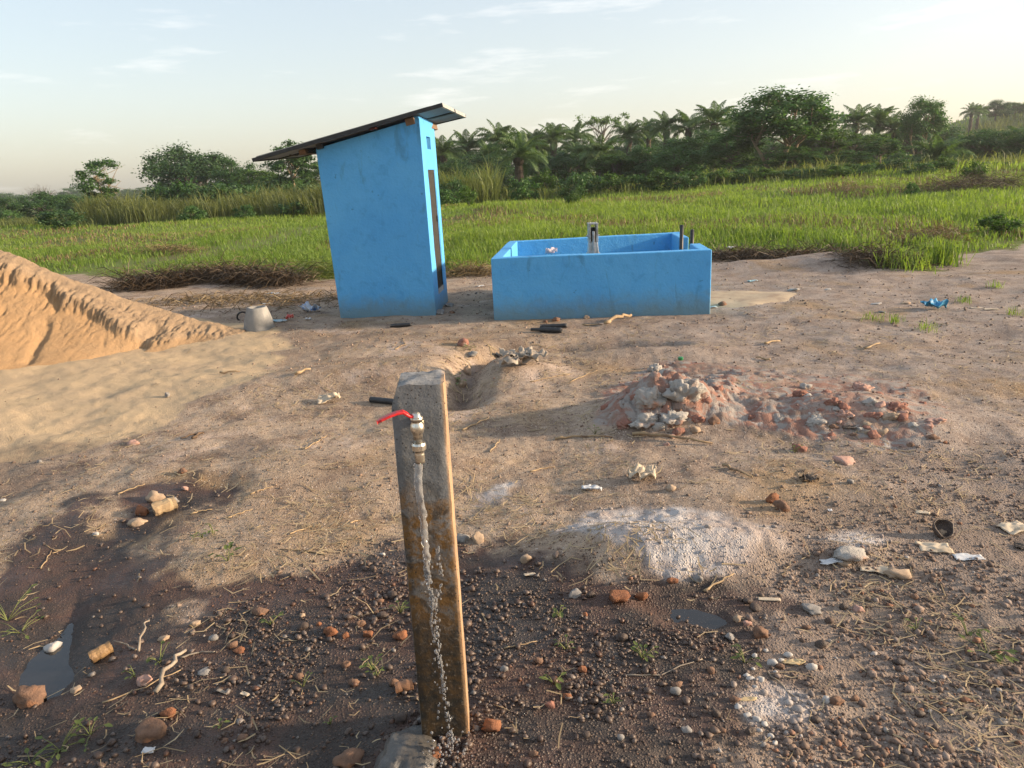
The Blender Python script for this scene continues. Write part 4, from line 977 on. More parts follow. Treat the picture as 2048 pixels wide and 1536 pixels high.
# ---------------------------------------------------------------- grasses
def blades(pts, h, w, lean, rg, segs=2):
    """curved tapering blades; returns V, F(tris)"""
    N = len(pts); az = rg.uniform(0, 2 * math.pi, N); d = np.stack([np.cos(az), np.sin(az), np.zeros(N)], 1); s = np.stack([-np.sin(az + rg.normal(size=N) * .6), np.cos(az), np.zeros(N)], 1)
    ln = lean * rg.uniform(.2, 1.2, N)
    c1 = pts + d * (h * ln * .30)[:, None] + np.array([0, 0, 1]) * (h * .62)[:, None]
    c2 = pts + d * (h * ln)[:, None] + np.array([0, 0, 1]) * (h * (1 - .45 * ln))[:, None]
    W = w[:, None]
    V = np.stack([pts - s * W * .5, pts + s * W * .5, c1 + s * W * .42, c1 - s * W * .42, c2], 1).reshape(-1, 3)
    b = (np.arange(N) * 5)[:, None]; Fq = np.concatenate([b + np.array([[0, 1, 2]]), b + np.array([[0, 2, 3]]), b + np.array([[3, 2, 4]])], 1).reshape(-1, 3)
    return V, Fq
def grass_obj(name, pts, h, w, lean, tint, mat, label, rg):
    V, Fq = blades(pts, h, w, lean, rg); me = mesh_np(name, V, Fq); attr(me, "tint", np.repeat(tint, 5)); o = obj(name, me, mat)
    o["kind"] = "stuff"; o["label"] = label; o["category"] = "grass"; return o
M_GRASS = foliage("field_grass", (.120, .195, .042), (.285, .350, .085), .50, (1.1, 1.2, .5), c3=(.17, .25, .05))
M_REED = foliage("tall_grass", (.085, .130, .036), (.200, .240, .080), .42, (1.2, 1.15, .6), c3=(.12, .12, .05))
M_DEAD = foliage("dead_grass", (.110, .078, .040), (.300, .225, .110), .2, (1.1, 1, .8), c3=(.14, .1, .06))
def scatter(N, r0, r1, a0, a1, rg):
    r = np.exp(rg.uniform(math.log(r0), math.log(r1), N)); a = np.radians(rg.uniform(a0, a1, N)); return np.sin(a) * r, np.cos(a) * r, r
rg = np.random.default_rng(77)
x, y, r = scatter(260000, 11, 62, -43, 43, rg)
gm = poly_sd(x, y, Z_GRASS) + (fbm(x / .9, y / .9, octv=3, seed=52) - .5) * 1.4
patch = fbm(x / 2.2, y / 2.2, octv=3, seed=301); dry = fbm(x / 4, y / 7, octv=3, seed=302)
TRACK = [tuple(gxy(600, 462)), tuple(gxy(560, 475)), tuple(gxy(470, 500)), tuple(gxy(350, 520)), tuple(gxy(250, 530))]
trk = line_d(x, y, TRACK)
keep = (gm > .05) & (rg.random(len(x)) < .35 + 1.1 * patch) & ((trk > .9) | (rg.random(len(x)) < .3)) & ~((x < -2.9) & (y < 11.2)) & ~((x > -.3) & (x < 2.7) & (y < 11.6))
keep &= rg.random(len(x)) < sstep(0, .9, gm) * .8 + .2
x, y, r, patch, dry, gm = [a[keep] for a in (x, y, r, patch, dry, gm)]
Hh = (.13 + .42 * np.clip(patch - .2, 0, 1)) * sstep(-.1, 1.8, gm) * rg.uniform(.6, 1.4, len(x)) * np.where(x < -1, .62, 1.0) + .05
Ww = np.clip(.0065 + .0006 * r, 0, .03) * rg.uniform(.7, 1.3, len(x))
tn = np.clip(.52 + .25 * rg.normal(size=len(x)) + .5 * (patch - .5) + 1.0 * (fbm(x / 7, y / 7, octv=3, seed=303) - .5), 0, 1)
isdry = (dry > .58) & (rg.random(len(x)) < .6) | (rg.random(len(x)) < .05) | (gm < .35) & (rg.random(len(x)) < .5)
pts = np.stack([x, y, terrain(x, y) - .02], 1)
grass_obj("field_grass", pts[~isdry], Hh[~isdry], Ww[~isdry], .75, tn[~isdry], M_GRASS, "bright green knee-high grass covering the field", rg)
grass_obj("dry_grass", pts[isdry], Hh[isdry] * .75, Ww[isdry], .95, tn[isdry], M_DEAD, "straw-coloured dry blades among the field grass", rg)
# beyond the field: coarser grass to the trees and over the hill
x, y, r = scatter(60000, 52, 260, -40, 46, rg); patch = fbm(x / 6, y / 6, octv=3, seed=305)
keep = (x > -6 - .1 * y) & (rg.random(len(x)) < .3 + patch); x, y, r, patch = [a[keep] for a in (x, y, r, patch)]
Hh = (.35 + .9 * np.clip(patch - .25, 0, 1)) * rg.uniform(.6, 1.5, len(x)) * sstep(30, 80, r) + .2
grass_obj("far_grass", np.stack([x, y, terrain(x, y) - .05], 1), Hh, .0011 * r * rg.uniform(.7, 1.3, len(x)), .6, np.clip(patch + .2 * rg.normal(size=len(x)), 0, 1), M_GRASS, "coarse grass rising to the trees and over the right hill", rg)
# tall reed-like grass
def reeds(name, us, y0, y1, N, hh, label, mat=M_REED):
    rg = np.random.default_rng(int(us[0] + 3000)); u = rg.uniform(us[0], us[1], N); yy = rg.uniform(y0, y1, N)
    X = (u - 1024) / F_PX * yy * 1.035; den = fbm(X / 2.5, yy / 2.5, octv=3, seed=311); k = rg.random(N) < (.25 + 1.2 * den) * sstep(0, .35, (yy - y0) / (y1 - y0) + .5 * (fbm(X / 3.5, yy * 0, octv=3, seed=317) - .5) - .02); X, yy, den = X[k], yy[k], den[k]
    H_ = hh * (.18 + 1.9 * np.clip(den - .12, 0, 1)) * (.7 + .6 * fbm(X / .7, yy / .7, octv=2, seed=313)) * rg.uniform(.5, 1.25, len(X)); pts = np.stack([X, yy, terrain(X, yy) - .05], 1)
    grass_obj(name, pts, H_, .0009 * yy * rg.uniform(.6, 1.3, len(X)), .9, np.clip(den * 1.3 - .1 + .22 * rg.normal(size=len(X)), 0, 1), mat, label, rg)
reeds("tall_grass", (-150, 260), 38, 50, 14000, .62, "tall dark olive grass along the far left edge of the field")
reeds("tall_grass", (230, 760), 40, 52, 28000, 1.45, "tall feathery yellow-green grass below the left trees")
reeds("tall_grass", (870, 1010), 46, 54, 5000, 1.9, "tall dark grass stand right of the hut")
reeds("tall_grass", (1020, 2150), 46, 60, 15000, .85, "uneven tall grass along the foot of the right trees")
reeds("tall_grass", (1800, 2200), 120, 190, 8000, 2.0, "tall grass on the crest of the right hill")

# heaps of cut, dried grass
def heap(path, width, height, N, label, seed, name="dead_grass_heap", mat=M_DEAD, blen=.45, green=0):
    rg = np.random.default_rng(seed); pw = [place(u, v) for u, v in path]; t = rg.uniform(0, len(pw) - 1, N); i = np.minimum(t.astype(int), len(pw) - 2); f = (t - i)[:, None]
    A = np.array([p[:] for p in pw]); c = A[i] * (1 - f) + A[i + 1] * f
    off = rg.normal(size=N) * width * .45; prof = np.exp(-(off / (width * .6)) ** 2) * height * (.5 + .9 * fbm(t * 2.1, t * 0, octv=2, seed=seed % 90))
    ax = rg.normal(size=N) * width * .45
    X, Y = c[:, 0] + ax, c[:, 1] + off; base = np.stack([X, Y, terrain(X, Y) + prof * rg.random(N)], 1)
    az = rg.uniform(0, 6.28, N); el = rg.normal(size=N) * .35; L = blen * rg.uniform(.3, 1.2, N)
    d = np.stack([np.cos(az) * np.cos(el), np.sin(az) * np.cos(el), np.sin(el)], 1); s = np.cross(d, rg.normal(size=(N, 3))); s /= np.linalg.norm(s, axis=1)[:, None]
    W = (.0042 * rg.uniform(.5, 1.4, N))[:, None]; m = base + d * (L * .5)[:, None] + np.array([0, 0, 1]) * (L * .12)[:, None]; e = base + d * L[:, None]
    gz = terrain(m[:, 0], m[:, 1]); m[:, 2] = np.maximum(m[:, 2], gz); e[:, 2] = np.maximum(e[:, 2] - L * .1, terrain(e[:, 0], e[:, 1]))
    V = np.stack([base - s * W, base + s * W, m + s * W, m - s * W, e], 1); o0 = A.mean(0); V = (V - o0).reshape(-1, 3)
    b = (np.arange(N) * 5)[:, None]; Fq = np.concatenate([b + np.array([[0, 1, 2]]), b + np.array([[0, 2, 3]]), b + np.array([[3, 2, 4]])], 1).reshape(-1, 3)
    me = mesh_np(name, V, Fq); attr(me, "tint", np.repeat(np.clip(rg.random(N) ** 1.6, 0, 1), 5)); o = obj(name, me, mat, None, Vector(o0)); tag(o, label, "grass heap"); return o
M_DEADD = foliage("dark_dead_grass", (.040, .027, .018), (.150, .100, .055), .1, (1.1, 1, .8), c3=(.07, .05, .03))
heap([(255, 578), (330, 574), (420, 560), (500, 566), (590, 570)], .40, .24, 5000, "long dark windrow of uprooted dried grass behind the sand pile", 401, mat=M_DEADD, blen=.6)
heap([(600, 556), (640, 552), (660, 556)], .5, .30, 1200, "green-brown grass heap at the hut's left wall", 402, mat=M_REED)
heap([(300, 512), (345, 505), (385, 508)], .6, .22, 700, "pale dry grass heap in the left field", 403)
heap([(1425, 520), (1500, 515), (1580, 520), (1650, 512)], .45, .13, 1800, "matted dead grass bank right of the basin", 404, mat=M_DEADD)
heap([(1760, 500), (1840, 485), (1900, 490)], .5, .28, 1500, "brown dried grass heap behind the green clump", 405)
heap([(1880, 382), (1960, 378), (2060, 372)], 1.3, .40, 1500, "long brown strip of cut brush across the right field", 406, mat=M_DEADD, blen=1.4)
heap([(1640, 384), (1740, 384), (1850, 382)], 1.0, .25, 900, "low brown strip of cut grass in the right field", 407, blen=1.0)
heap([(1690, 528), (1760, 522), (1800, 530)], .4, .16, 900, "dark flattened grass beside the pale soil mound", 408, mat=M_DEADD)
heap([(330, 606), (430, 600), (540, 604), (650, 596)], .9, .03, 1500, "thin mat of dry grass on the soil between windrow and hut", 410, blen=.25)
heap([(905, 552), (945, 546), (985, 548)], .4, .10, 700, "dry grass fringe between the hut and the basin", 409)
def clump(u, v, h, n, spread, label, seed, w=.010, lean=.8, mat=M_GRASS, name="grass_clump"):
    rg = np.random.default_rng(seed); p = place(u, v); pts = np.stack([rg.normal(size=n) * spread, rg.normal(size=n) * spread, np.full(n, -.01)], 1)
    V, Fq = blades(pts, h * rg.uniform(.45, 1.15, n), np.full(n, w) * rg.uniform(.6, 1.3, n), lean, rg); me = mesh_np(name, V, Fq); attr(me, "tint", np.repeat(np.clip(.5 + .25 * rg.normal(size=n), 0, 1), 5))
    o = obj(name, me, mat, None, p); tag(o, label, "grass"); return o
clump(1885, 528, .55, 190, .13, "tall arching green grass clump at the edge of the clearing", 421, .016, 1.1)
clump(1800, 535, .40, 160, .22, "lower green grass clump left of the arching one", 422, .014, 1.0)
clump(1730, 505, .5, 120, .15, "green grass clump behind the pale soil mound", 423, .014)
for i, (u, v, l) in enumerate(((1745, 640, "thin weed tuft left of the blue scrap"), (1790, 645, "thin weed tuft below the blue scrap"), (1930, 605, "pale weed tuft right of the blue scrap"), (2030, 630, "weed tuft near the right edge of the clearing"), (1850, 660, "faint weed tuft in the right clearing"), (1990, 575, "weed tuft under the broad low bush"))):
    clump(u, v, .14, 40, .05, l, 430 + i, .006, 1.0)

# ================================================================== LOOSE GRAVEL AND STRAW (uncountable)
ico = (1 + 5 ** .5) / 2
IV = np.array([(-1, ico, 0), (1, ico, 0), (-1, -ico, 0), (1, -ico, 0), (0, -1, ico), (0, 1, ico), (0, -1, -ico), (0, 1, -ico), (ico, 0, -1), (ico, 0, 1), (-ico, 0, -1), (-ico, 0, 1)], float); IV /= np.linalg.norm(IV[0])
IF = np.array([(0, 11, 5), (0, 5, 1), (0, 1, 7), (0, 7, 10), (0, 10, 11), (1, 5, 9), (5, 11, 4), (11, 10, 2), (10, 7, 6), (7, 1, 8), (3, 9, 4), (3, 4, 2), (3, 2, 6), (3, 6, 8), (3, 8, 9), (4, 9, 5), (2, 4, 11), (6, 2, 10), (8, 6, 7), (9, 8, 1)])
def gravel_mat():
    t = NT("gravel_stones"); c = t.attr("tone", "Color"); w = t.attr("wet"); co = t.coord("World")
    n = t.noise(co, 160, 4, .65); col = t.mix(t.ramp(n, .3, .75, 0, .5), c, (.05, .035, .028)); col = t.mix(t.math('MULTIPLY', w, .60), col, (.034, .023, .018))
    return t.bsdf(col, t.math('SUBTRACT', .88, t.math('MULTIPLY', w, .45)), t.bump(n, .5, .003), spec=.4)
def gravel():
    rg = np.random.default_rng(55); N = 220000
    r = np.exp(rg.uniform(math.log(1.35), math.log(13.5), N)); a = np.radians(rg.uniform(-45, 45, N)); x, y = np.sin(a) * r, np.cos(a) * r
    m = masks(x, y); pat = fbm(x / .30, y / .30, octv=3, seed=56)
    dens = .13 + .95 * m['gravel'] * sstep(.36 + .13 * m['wet'], .60 + .10 * m['wet'], pat + .06) + .10 * sstep(4, 7, r)
    dens = dens * (1 - .92 * m['sand']) * (1 - m['grass']) * (1 - .5 * m['chalk'])
    dens = dens * (1 - .93 * sstep(-.02, .04, poly_sd(x, y, Z_PUD))) * (1 - .85 * sstep(-.02, .04, poly_sd(x, y, Z_PUD2)))
    dens = dens * ~((x > -2.3) & (x < -.8) & (y > 9.35)) * ~((x > -.2) & (x < 2.6) & (y > 8.7))
    k = rg.random(N) < dens * .50; x, y, r = x[k], y[k], r[k]; wet = m['wet'][k]; mm_g = m['gravel'][k]; n = len(x)
    sz = np.exp(rg.normal(math.log(.0040), .55, n)) * np.where(r > 4, 1.25, 1.0) * (1 + .25 * (rg.random(n) < .1)); sz = np.clip(sz * (.75 + .6 * fbm(x / .5, y / .5, octv=2, seed=57)), .0022, .0145) * (1 - .30 * sstep(2.8, 4.2, r) * (1 - .4 * mm_g)) * (1 + .7 * sstep(5.5, 10, r))
    S = sz[:, None] * np.stack([rg.uniform(.75, 1.3, n), rg.uniform(.75, 1.3, n), rg.uniform(.6, 1.0, n)], 1)
    B = IV[None] * (1 + .24 * rg.normal(size=(n, 12, 1))) * S[:, None, :]
    az = rg.uniform(0, 6.28, n); ca, sa = np.cos(az)[:, None], np.sin(az)[:, None]
    X = B[..., 0] * ca - B[..., 1] * sa; Y = B[..., 0] * sa + B[..., 1] * ca
    mm_ = {k_: v_[k] for k_, v_ in m.items()}
    z = terrain(x, y) + terrain_fine(x, y, mm_) + sz * .28
    V = np.stack([X + x[:, None], Y + y[:, None], B[..., 2] + z[:, None]], -1).reshape(-1, 3)
    Fq = (IF[None] + (np.arange(n) * 12)[:, None, None]).reshape(-1, 3)
    pal = np.array([(.20, .135, .10), (.155, .105, .082), (.25, .185, .15), (.115, .075, .058), (.27, .215, .185), (.24, .105, .055), (.40, .37, .345)]); ci = rg.choice(7, n, p=[.24, .22, .20, .16, .09, .06, .03])
    tone = np.ones((n, 4)); tone[:, :3] = pal[ci] * rg.uniform(.75, 1.25, (n, 1))
    dm = (.55 * (1 - mm_['gravel']) + .15) * (1 - wet); tone[:, :3] = tone[:, :3] * (1 - dm[:, None]) + dm[:, None] * np.array([.31, .228, .168]) * rg.uniform(.6, 1.2, (n, 1))
    ck = mm_['chalk'] * (1 - .5 * rg.random(n)); tone[:, :3] = tone[:, :3] * (1 - ck[:, None]) + ck[:, None] * np.array([.46, .43, .41])
    cl_ = mm_['clay'] * .6; tone[:, :3] = tone[:, :3] * (1 - cl_[:, None]) + cl_[:, None] * np.array([.30, .20, .165])
    wet = wet * (1 - mm_['chalk'])
    me = mesh_np("gravel", V, Fq, False); attr(me, "tone", np.repeat(tone, 12, 0), 'FLOAT_COLOR'); attr(me, "wet", np.repeat(wet, 12))
    o = obj("gravel", me, gravel_mat()); o["kind"] = "stuff"; o["label"] = "brown laterite gravel strewn over the wet and dry soil"; o["category"] = "gravel"
    return n
gravel()
M_STRAW = foliage("straw", (.22, .155, .085), (.48, .37, .22), .05, (1, 1, 1), c3=(.36, .27, .15))
def straw():
    rg = np.random.default_rng(58); N = 24000
    r = np.exp(rg.uniform(math.log(1.9), math.log(13), N)); a = np.radians(rg.uniform(-40, 40, N)); x, y = np.sin(a) * r, np.cos(a) * r
    m = masks(x, y); pat = fbm(x / .5, y / .5, octv=3, seed=59)
    k = rg.random(N) < (.10 + 1.5 * np.clip(pat - .42, 0, 1) * 2) * (1 - .8 * m['wet']) * (1 - .85 * m['sand']) * (1 - .5 * m['gravel']); x, y, r = x[k], y[k], r[k]; n = len(x)
    k = ~((x > -2.3) & (x < -.8) & (y > 9.3) | (x > -.25) & (x < 2.65) & (y > 8.65)); x, y, r = x[k], y[k], r[k]; n = len(x)
    L = np.exp(rg.normal(math.log(.055), .5, n)) * (1 + .04 * r); az = rg.uniform(0, 6.28, n); d = np.stack([np.cos(az), np.sin(az)], 1); s = np.stack([-d[:, 1], d[:, 0]], 1)
    W = np.clip(.0011 + .0003 * r, 0, .004) * rg.uniform(.6, 1.6, n); cv = rg.normal(size=n) * .18
    P3 = []
    for t in (-.5, 0, .5):
        c = np.stack([x, y], 1) + d * (L * t)[:, None] + s * (L * cv * (t * t * 4 - .5))[:, None]; w = s * (W * (1 - .5 * abs(t)))[:, None]
        for sg in (-1, 1):
            q = c + w * sg; P3.append(np.stack([q[:, 0], q[:, 1], terrain(q[:, 0], q[:, 1]) + .006 + rg.random(n) * .003 + (.004 if t else .0)], 1))
    V = np.stack(P3, 1).reshape(-1, 3); b = (np.arange(n) * 6)[:, None]; Fq = np.concatenate([b + np.array([[0, 1, 3, 2]]), b + np.array([[2, 3, 5, 4]])], 1).reshape(-1, 4)
    me = mesh_np("straw_litter", V, Fq); attr(me, "tint", np.repeat(rg.random(n), 6)); o = obj("straw_litter", me, M_STRAW); o["kind"] = "stuff"; o["label"] = "thin dry straw scattered over the bare soil"; o["category"] = "straw"
straw()

# ================================================================== SINGLE STONES
RM = dict(
    orange=noisy("orange_laterite", (.27, .115, .055), (.17, .072, .038), 26, .85, .9, .006, (.12, .045, .022), 14),
    brown=noisy("brown_laterite", (.21, .125, .082), (.135, .080, .055), 24, .85, .9, .006, (.30, .14, .07), 9),
    tan=noisy("tan_stone", (.38, .285, .20), (.29, .21, .145), 14, .85, .5, .005, (.26, .17, .11), 6),
    white=noisy("white_quartz", (.42, .40, .375), (.34, .32, .30), 14, .7, .4, .004, (.40, .36, .31), 7),
    grey=noisy("grey_stone", (.25, .235, .22), (.17, .16, .15), 16, .85, .6, .005, (.38, .355, .325), 6),
    pink=noisy("pink_stone", (.42, .26, .21), (.34, .20, .155), 14, .85, .6, .005, (.50, .42, .36), 8),
    clay=noisy("grey_clay", (.40, .375, .34), (.32, .295, .265), 10, .95, .9, .012, (.37, .20, .135), 5),
    redclay=noisy("red_clay", (.30, .145, .105), (.235, .115, .085), 10, .95, .9, .012, (.40, .32, .26), 5),
    dark=noisy("dark_stone", (.085, .062, .050), (.055, .040, .033), 18, .6, .7, .006, (.14, .09, .065), 8))
_seed = [500]
def rock(u, v, wpx, mat, label, hr=.7, ang=.8, group=None, name="stone", sink=.36, cat="stone", sub=3, rough=.62, freq=1.6, billow=0.0):
    p = place(u, v); w = wpx / depth_px(p) * .5; _seed[0] += 1
    if label is None: label = ""
    o = obj(name, lump_mesh(name, w, w * random.uniform(.7, 1.0), w * hr, _seed[0], sub, rough, ang, freq, billow), RM[mat], None, p + Vector((0, 0, w * hr * (1 - 2 * sink))))
    o.rotation_euler = (random.uniform(-.2, .2), random.uniform(-.2, .2), random.uniform(-.4, .4)); return tag(o, label, cat, group)
for a in (
    (105, 1302, 40, "white", "pale angular stone standing in the narrow puddle", .8), (60, 1402, 66, "brown", "orange-brown root-like clod at the bottom left", .7, .3), (335, 1432, 36, "orange", "bright orange laterite stone below the split stick", .8),
    (300, 1468, 58, "brown", "dark crumbly clod below the bright orange stone", .65, .2), (288, 1364, 36, "pink", "pink stone beside the split stick", .65), (152, 1382, 24, "tan", "small tan stone right of the root-like clod", .6), (410, 1345, 28, "grey", "flat grey stone right of the split stick", .4),
    (663, 1266, 28, "orange", "orange stone left of three near the standpipe", .8), (735, 1272, 22, "orange", "orange cube-like stone left of the standpipe", .9), (690, 1273, 15, "orange", "small orange stone between two larger orange ones", .9), (803, 1274, 30, "orange", "orange stone touching the standpipe's left side", .7),
    (722, 1250, 20, "brown", "reddish stone above the orange cube-like stone", .8), (478, 1302, 24, "orange", "small orange-pink stone above the dark gravel", .5), (638, 1250, 12, "orange", "tiny orange chip on the wet film", 1.0), (605, 1232, 12, "tan", "tiny tan chip on the wet film", 1.0),
    (392, 1249, 22, "tan", "small tan stone at the edge of the wet soil", .6), (520, 1225, 34, "brown", "flat brown stone at the dark wet border", .5), (325, 1278, 26, "tan", "low tan stone right of the dry crooked stick", .4),
    (310, 1000, 36, "tan", "tan stone behind the cut log piece", .7), (285, 1027, 30, "orange", "orange-tan stone left of the cut log piece", .9), (272, 1048, 40, "tan", "flat tan stone below the cut log piece", .45), (345, 1005, 24, "grey", "grey stone right behind the cut log piece", .7), (192, 1070, 16, "white", "small pale stone in the damp hollow", .7),
    (366, 946, 20, "brown", "round brown clod on the pale slope", .9), (335, 793, 13, "grey", "small round stone on the sand", 1.1), (268, 888, 30, "pink", "flat broken clod beside the sand", .4), (80, 925, 12, "grey", "small grey stone left on the damp soil", .8), (370, 978, 18, "pink", "pinkish chip above the damp hollow", .5), (5, 1002, 16, "white", "pale stone at the left edge of the photo", .5),
    (935, 748, 18, "tan", "tan pebble stone upright in the trench", 1.5, .5), (924, 771, 24, "tan", "smooth tan stone at the mouth of the trench", .75, .3), (912, 757, 16, "tan", "small tan stone inside the trench", .7), (945, 722, 26, "grey", "grey stone in the trench below the basin", .5), (925, 690, 26, "redclay", "orange earth clod on the trench edge", .9, .4),
    (925, 1080, 26, "grey", "angular grey stone right of the standpipe's middle", 1.1), (957, 1082, 32, "tan", "angular tan stone right of the standpipe", .9), (765, 1110, 14, "white", "small white stone left of the standpipe", .7), (1050, 1122, 28, "tan", "tan stone at the left foot of the chalky mound", .8),
    (1234, 1196, 44, "orange", "large orange pitted stone in the wet ground", .6), (1282, 1196, 26, "orange", "orange pointed stone beside the large pitted one", 1.0), (1170, 1232, 14, "orange", "small orange chip left of the large pitted stone", .7), (1345, 1163, 24, "orange", "ochre clod below the chalky mound", .5, .3),
    (1545, 1003, 28, "orange", "upper one of two round laterite nodules", .9, .3), (1563, 1018, 28, "brown", "lower pitted one of two round laterite nodules", .95, .2), (1890, 888, 12, "orange", "lone small orange nodule at right", 1.0), (1690, 925, 44, "pink", "flat pink stone below the clay rubble", .35),
    (1396, 1160, 26, "grey", "grey stone at the right foot of the chalky mound", .7), (1700, 1112, 80, "clay", "large pale half-buried clay block on the right", .35, .5), (1800, 1152, 60, "tan", "ochre half-buried block on the right", .35, .5), (1690, 1128, 30, "tan", "small tan clay piece beside the large pale block", .45),
    (1445, 612, 22, "brown", "brown clod at the right corner of the basin", .7), (1765, 625, 18, "grey", "flat grey stone in the right clearing", .35), (1810, 608, 24, "tan", "flat tan stone left of the blue scrap", .35), (1750, 609, 20, "white", "flat pale stone in the right clearing", .3), (1587, 581, 22, "white", "pale flat stone behind the cement patch", .3), (1655, 580, 16, "white", "small pale stone right behind the cement patch", .3),
    (1112, 642, 18, "brown", "brown stone at the foot of the basin's front wall", .8), (1090, 645, 12, "brown", "small clod at the basin's front wall", .7), (1172, 637, 14, "tan", "pale clod at the basin's front wall", .7), (880, 628, 24, "grey", "grey rubble at the hut's right corner", .6), (898, 612, 20, "grey", "grey clod behind the hut's right corner", .6), (905, 626, 14, "brown", "small clod beside the hut's right corner", .6),
    (1560, 1335, 18, "brown", "brown stone beside the leaf husk", .8), (1075 + 60, 1395, 20, "orange", "orange-brown stone right of the standpipe in dark gravel", .8), (1165, 1342, 22, "orange", "reddish stone in dark gravel right of the standpipe", .8), (1100, 1412, 24, "redclay", "red clod right of the standpipe's foot", .6),
    (985, 1455, 40, "orange", "red-orange clod at the right foot of the standpipe", .6, .3), (870, 1512, 30, "orange", "orange stone struck by the falling water", .8), (800, 1440, 34, "dark", "dark wet stone lying against the concrete lump", .7), (700, 1520, 60, "brown", "dark red crumbly clod at the bottom edge", .5, .3),
    (1520, 1270, 34, "brown", "round brown stone above the white chips", .85, .4), (1475, 1240, 24, "tan", "tan stone right of the small pool", .8), (1495, 1250, 20, "pink", "pink-grey stone right of the small pool", .8), (1460, 1275, 24, "grey", "dark grey flat stone below the small pool", .5), (1245, 1278, 28, "dark", "dark flat stone left of the small pool", .6),
    (1670, 1405, 30, "brown", "brown stone right of the whitish streak", .7, .5), (1372, 1462, 24, "grey", "pale grey slab chip in the dark gravel", .4), (1500, 1465, 26, "dark", "dark stone below the yellow husk", .7), (1620, 1248 - 30, 40, "grey", "flat grey stone right of the wet pool", .35), (1715, 1240 - 20, 28, "pink", "flat pinkish stone in the right gravel", .4), (1810, 1360, 20, "brown", "brown pebble in the right gravel", .8), (1340, 980, 20, "tan", "rounded tan stone above the chalky mound", .8), (1700, 965, 16, "grey", "grey stone in the ochre flat", .8), (1150, 1190, 30, "grey", "grey angular stone left of the chalky mound", .6)):
    u, v, w, mt, lab = a[:5]; rock(u, v, w, mt, lab, a[5] if len(a) > 5 else .7, a[6] if len(a) > 6 else .8)
# white chips: nothing tells these apart
rr = random.Random(3)
for u, v, w in ((1545, 1328, 26), (1575, 1312, 22), (1560, 1322, 16), (1622, 1336, 28), (1508, 1312, 14), (1530, 1302, 13), (1500, 1360, 20), (1520, 1362, 20), (1512, 1375, 14), (1490, 1352, 14), (1655, 1403, 22), (1670, 1400, 18), (1495, 1432, 20), (1512, 1440, 22), (1530, 1450, 18), (1520, 1462, 16), (1540, 1475, 18), (1548, 1487, 14), (1475, 1415, 20), (1505, 1340, 13), (1590, 1330, 12), (1552, 1345, 12)):
    rock(u + rr.randint(-2, 2), v, w, "white", "white angular quartz chip in the pale streak on the right gravel", .65, .95, "white quartz chips", name="quartz_chip", cat="chip", sub=2)
# darker stones standing out of the gravel: nothing tells these apart
cnt = 0
while cnt < 60:
    u, v = rr.uniform(380, 2040), rr.uniform(1180, 1530); q = gxy(u, v)
    if poly_sd(np.array([q[0]]), np.array([q[1]]), Z_GRAVEL)[0] < .05 or abs(q[0] - PX) < .09 and q[1] < 2.1: continue
    rock(u, v, rr.uniform(13, 25), rr.choice(["brown", "brown", "brown", "dark", "dark", "grey"]), "brown walnut-sized stone among the foreground gravel", rr.uniform(.6, .9), .6, "walnut-sized stones in the foreground gravel", sub=2); cnt += 1
# clay rubble: boulders and lumps
for a in ((1300, 815, 74, "clay", "big pale clay boulder at the left of the rubble mound", .8), (1365, 800, 70, "clay", "big cracked clay boulder in the middle of the rubble mound's left peak", 1.0), (1330, 770, 54, "clay", "pale clay boulder on top of the rubble mound", .8), (1275, 790, 44, "redclay", "red clay block on the rubble mound's left side", .6),
          (1345, 845, 60, "clay", "grey clay boulder at the front foot of the rubble mound", .7), (1290, 850, 60, "clay", "wide grey clay slab at the rubble mound's left foot", .6), (1250, 855, 40, "redclay", "small red clay block at the rubble mound's left foot", .6), (1435, 795, 40, "redclay", "red clay lump right of the left peak", .8), (1395, 845, 32, "redclay", "red clay lump at the front of the left peak", .7),
          (1310, 745, 34, "clay", "small pale clay lump at the back of the left peak", .8), (1600, 800, 60, "redclay", "red clay boulder in the right half of the rubble mound", .6), (1665, 812, 50, "redclay", "orange-red clay boulder right of the rubble mound's centre", .7), (1720, 785, 56, "pink", "pink clay boulder on the right peak of the rubble mound", .7), (1740, 810, 44, "clay", "pale clay lump at the right end of the rubble mound", .7),
          (1630, 850, 60, "clay", "wide pale clay slab at the rubble mound's right foot", .6), (1690, 835, 50, "pink", "pinkish clay lump at the rubble mound's right foot", .6), (1790, 820, 60, "redclay", "low red clay lump at the far right of the rubble mound", .45), (1560, 845, 40, "clay", "pale clay lump between the two peaks", .6), (1505, 840, 36, "redclay", "red clay lump between the two peaks", .6), (1655, 880, 22, "pink", "small pink clay piece below the rubble mound", .6), (1780, 838, 50, "tan", "tan clay lump at the far right of the rubble mound", .5), (1870, 845, 60, "pink", "low pink clay lump at the rubble mound's right tail", .35)):
    rock(a[0], a[1], a[2] * (1 if a[0] < 1450 else .72), a[3], a[4], a[5], .45, name="clay_boulder", cat="clay lump", sub=4, rough=.75, sink=.30, freq=1.5, billow=.38)
for i in range(70):
    k = rr.random(); u, v = (rr.gauss(1345, 60), rr.gauss(815, 34)) if k < .4 else (rr.gauss(1660, 85), rr.gauss(830, 26)) if k < .85 else (rr.gauss(1820, 60), rr.gauss(850, 20))
    rock(u, v, rr.uniform(12, 30), rr.choice(["clay", "redclay", "redclay", "pink", "brown", "tan"]), "fist-sized lump of grey or reddish clay in the rubble mound", rr.uniform(.5, .9), .5, "clay lumps in the rubble mound", name="clay_lump", cat="clay lump", sub=3, rough=.7)

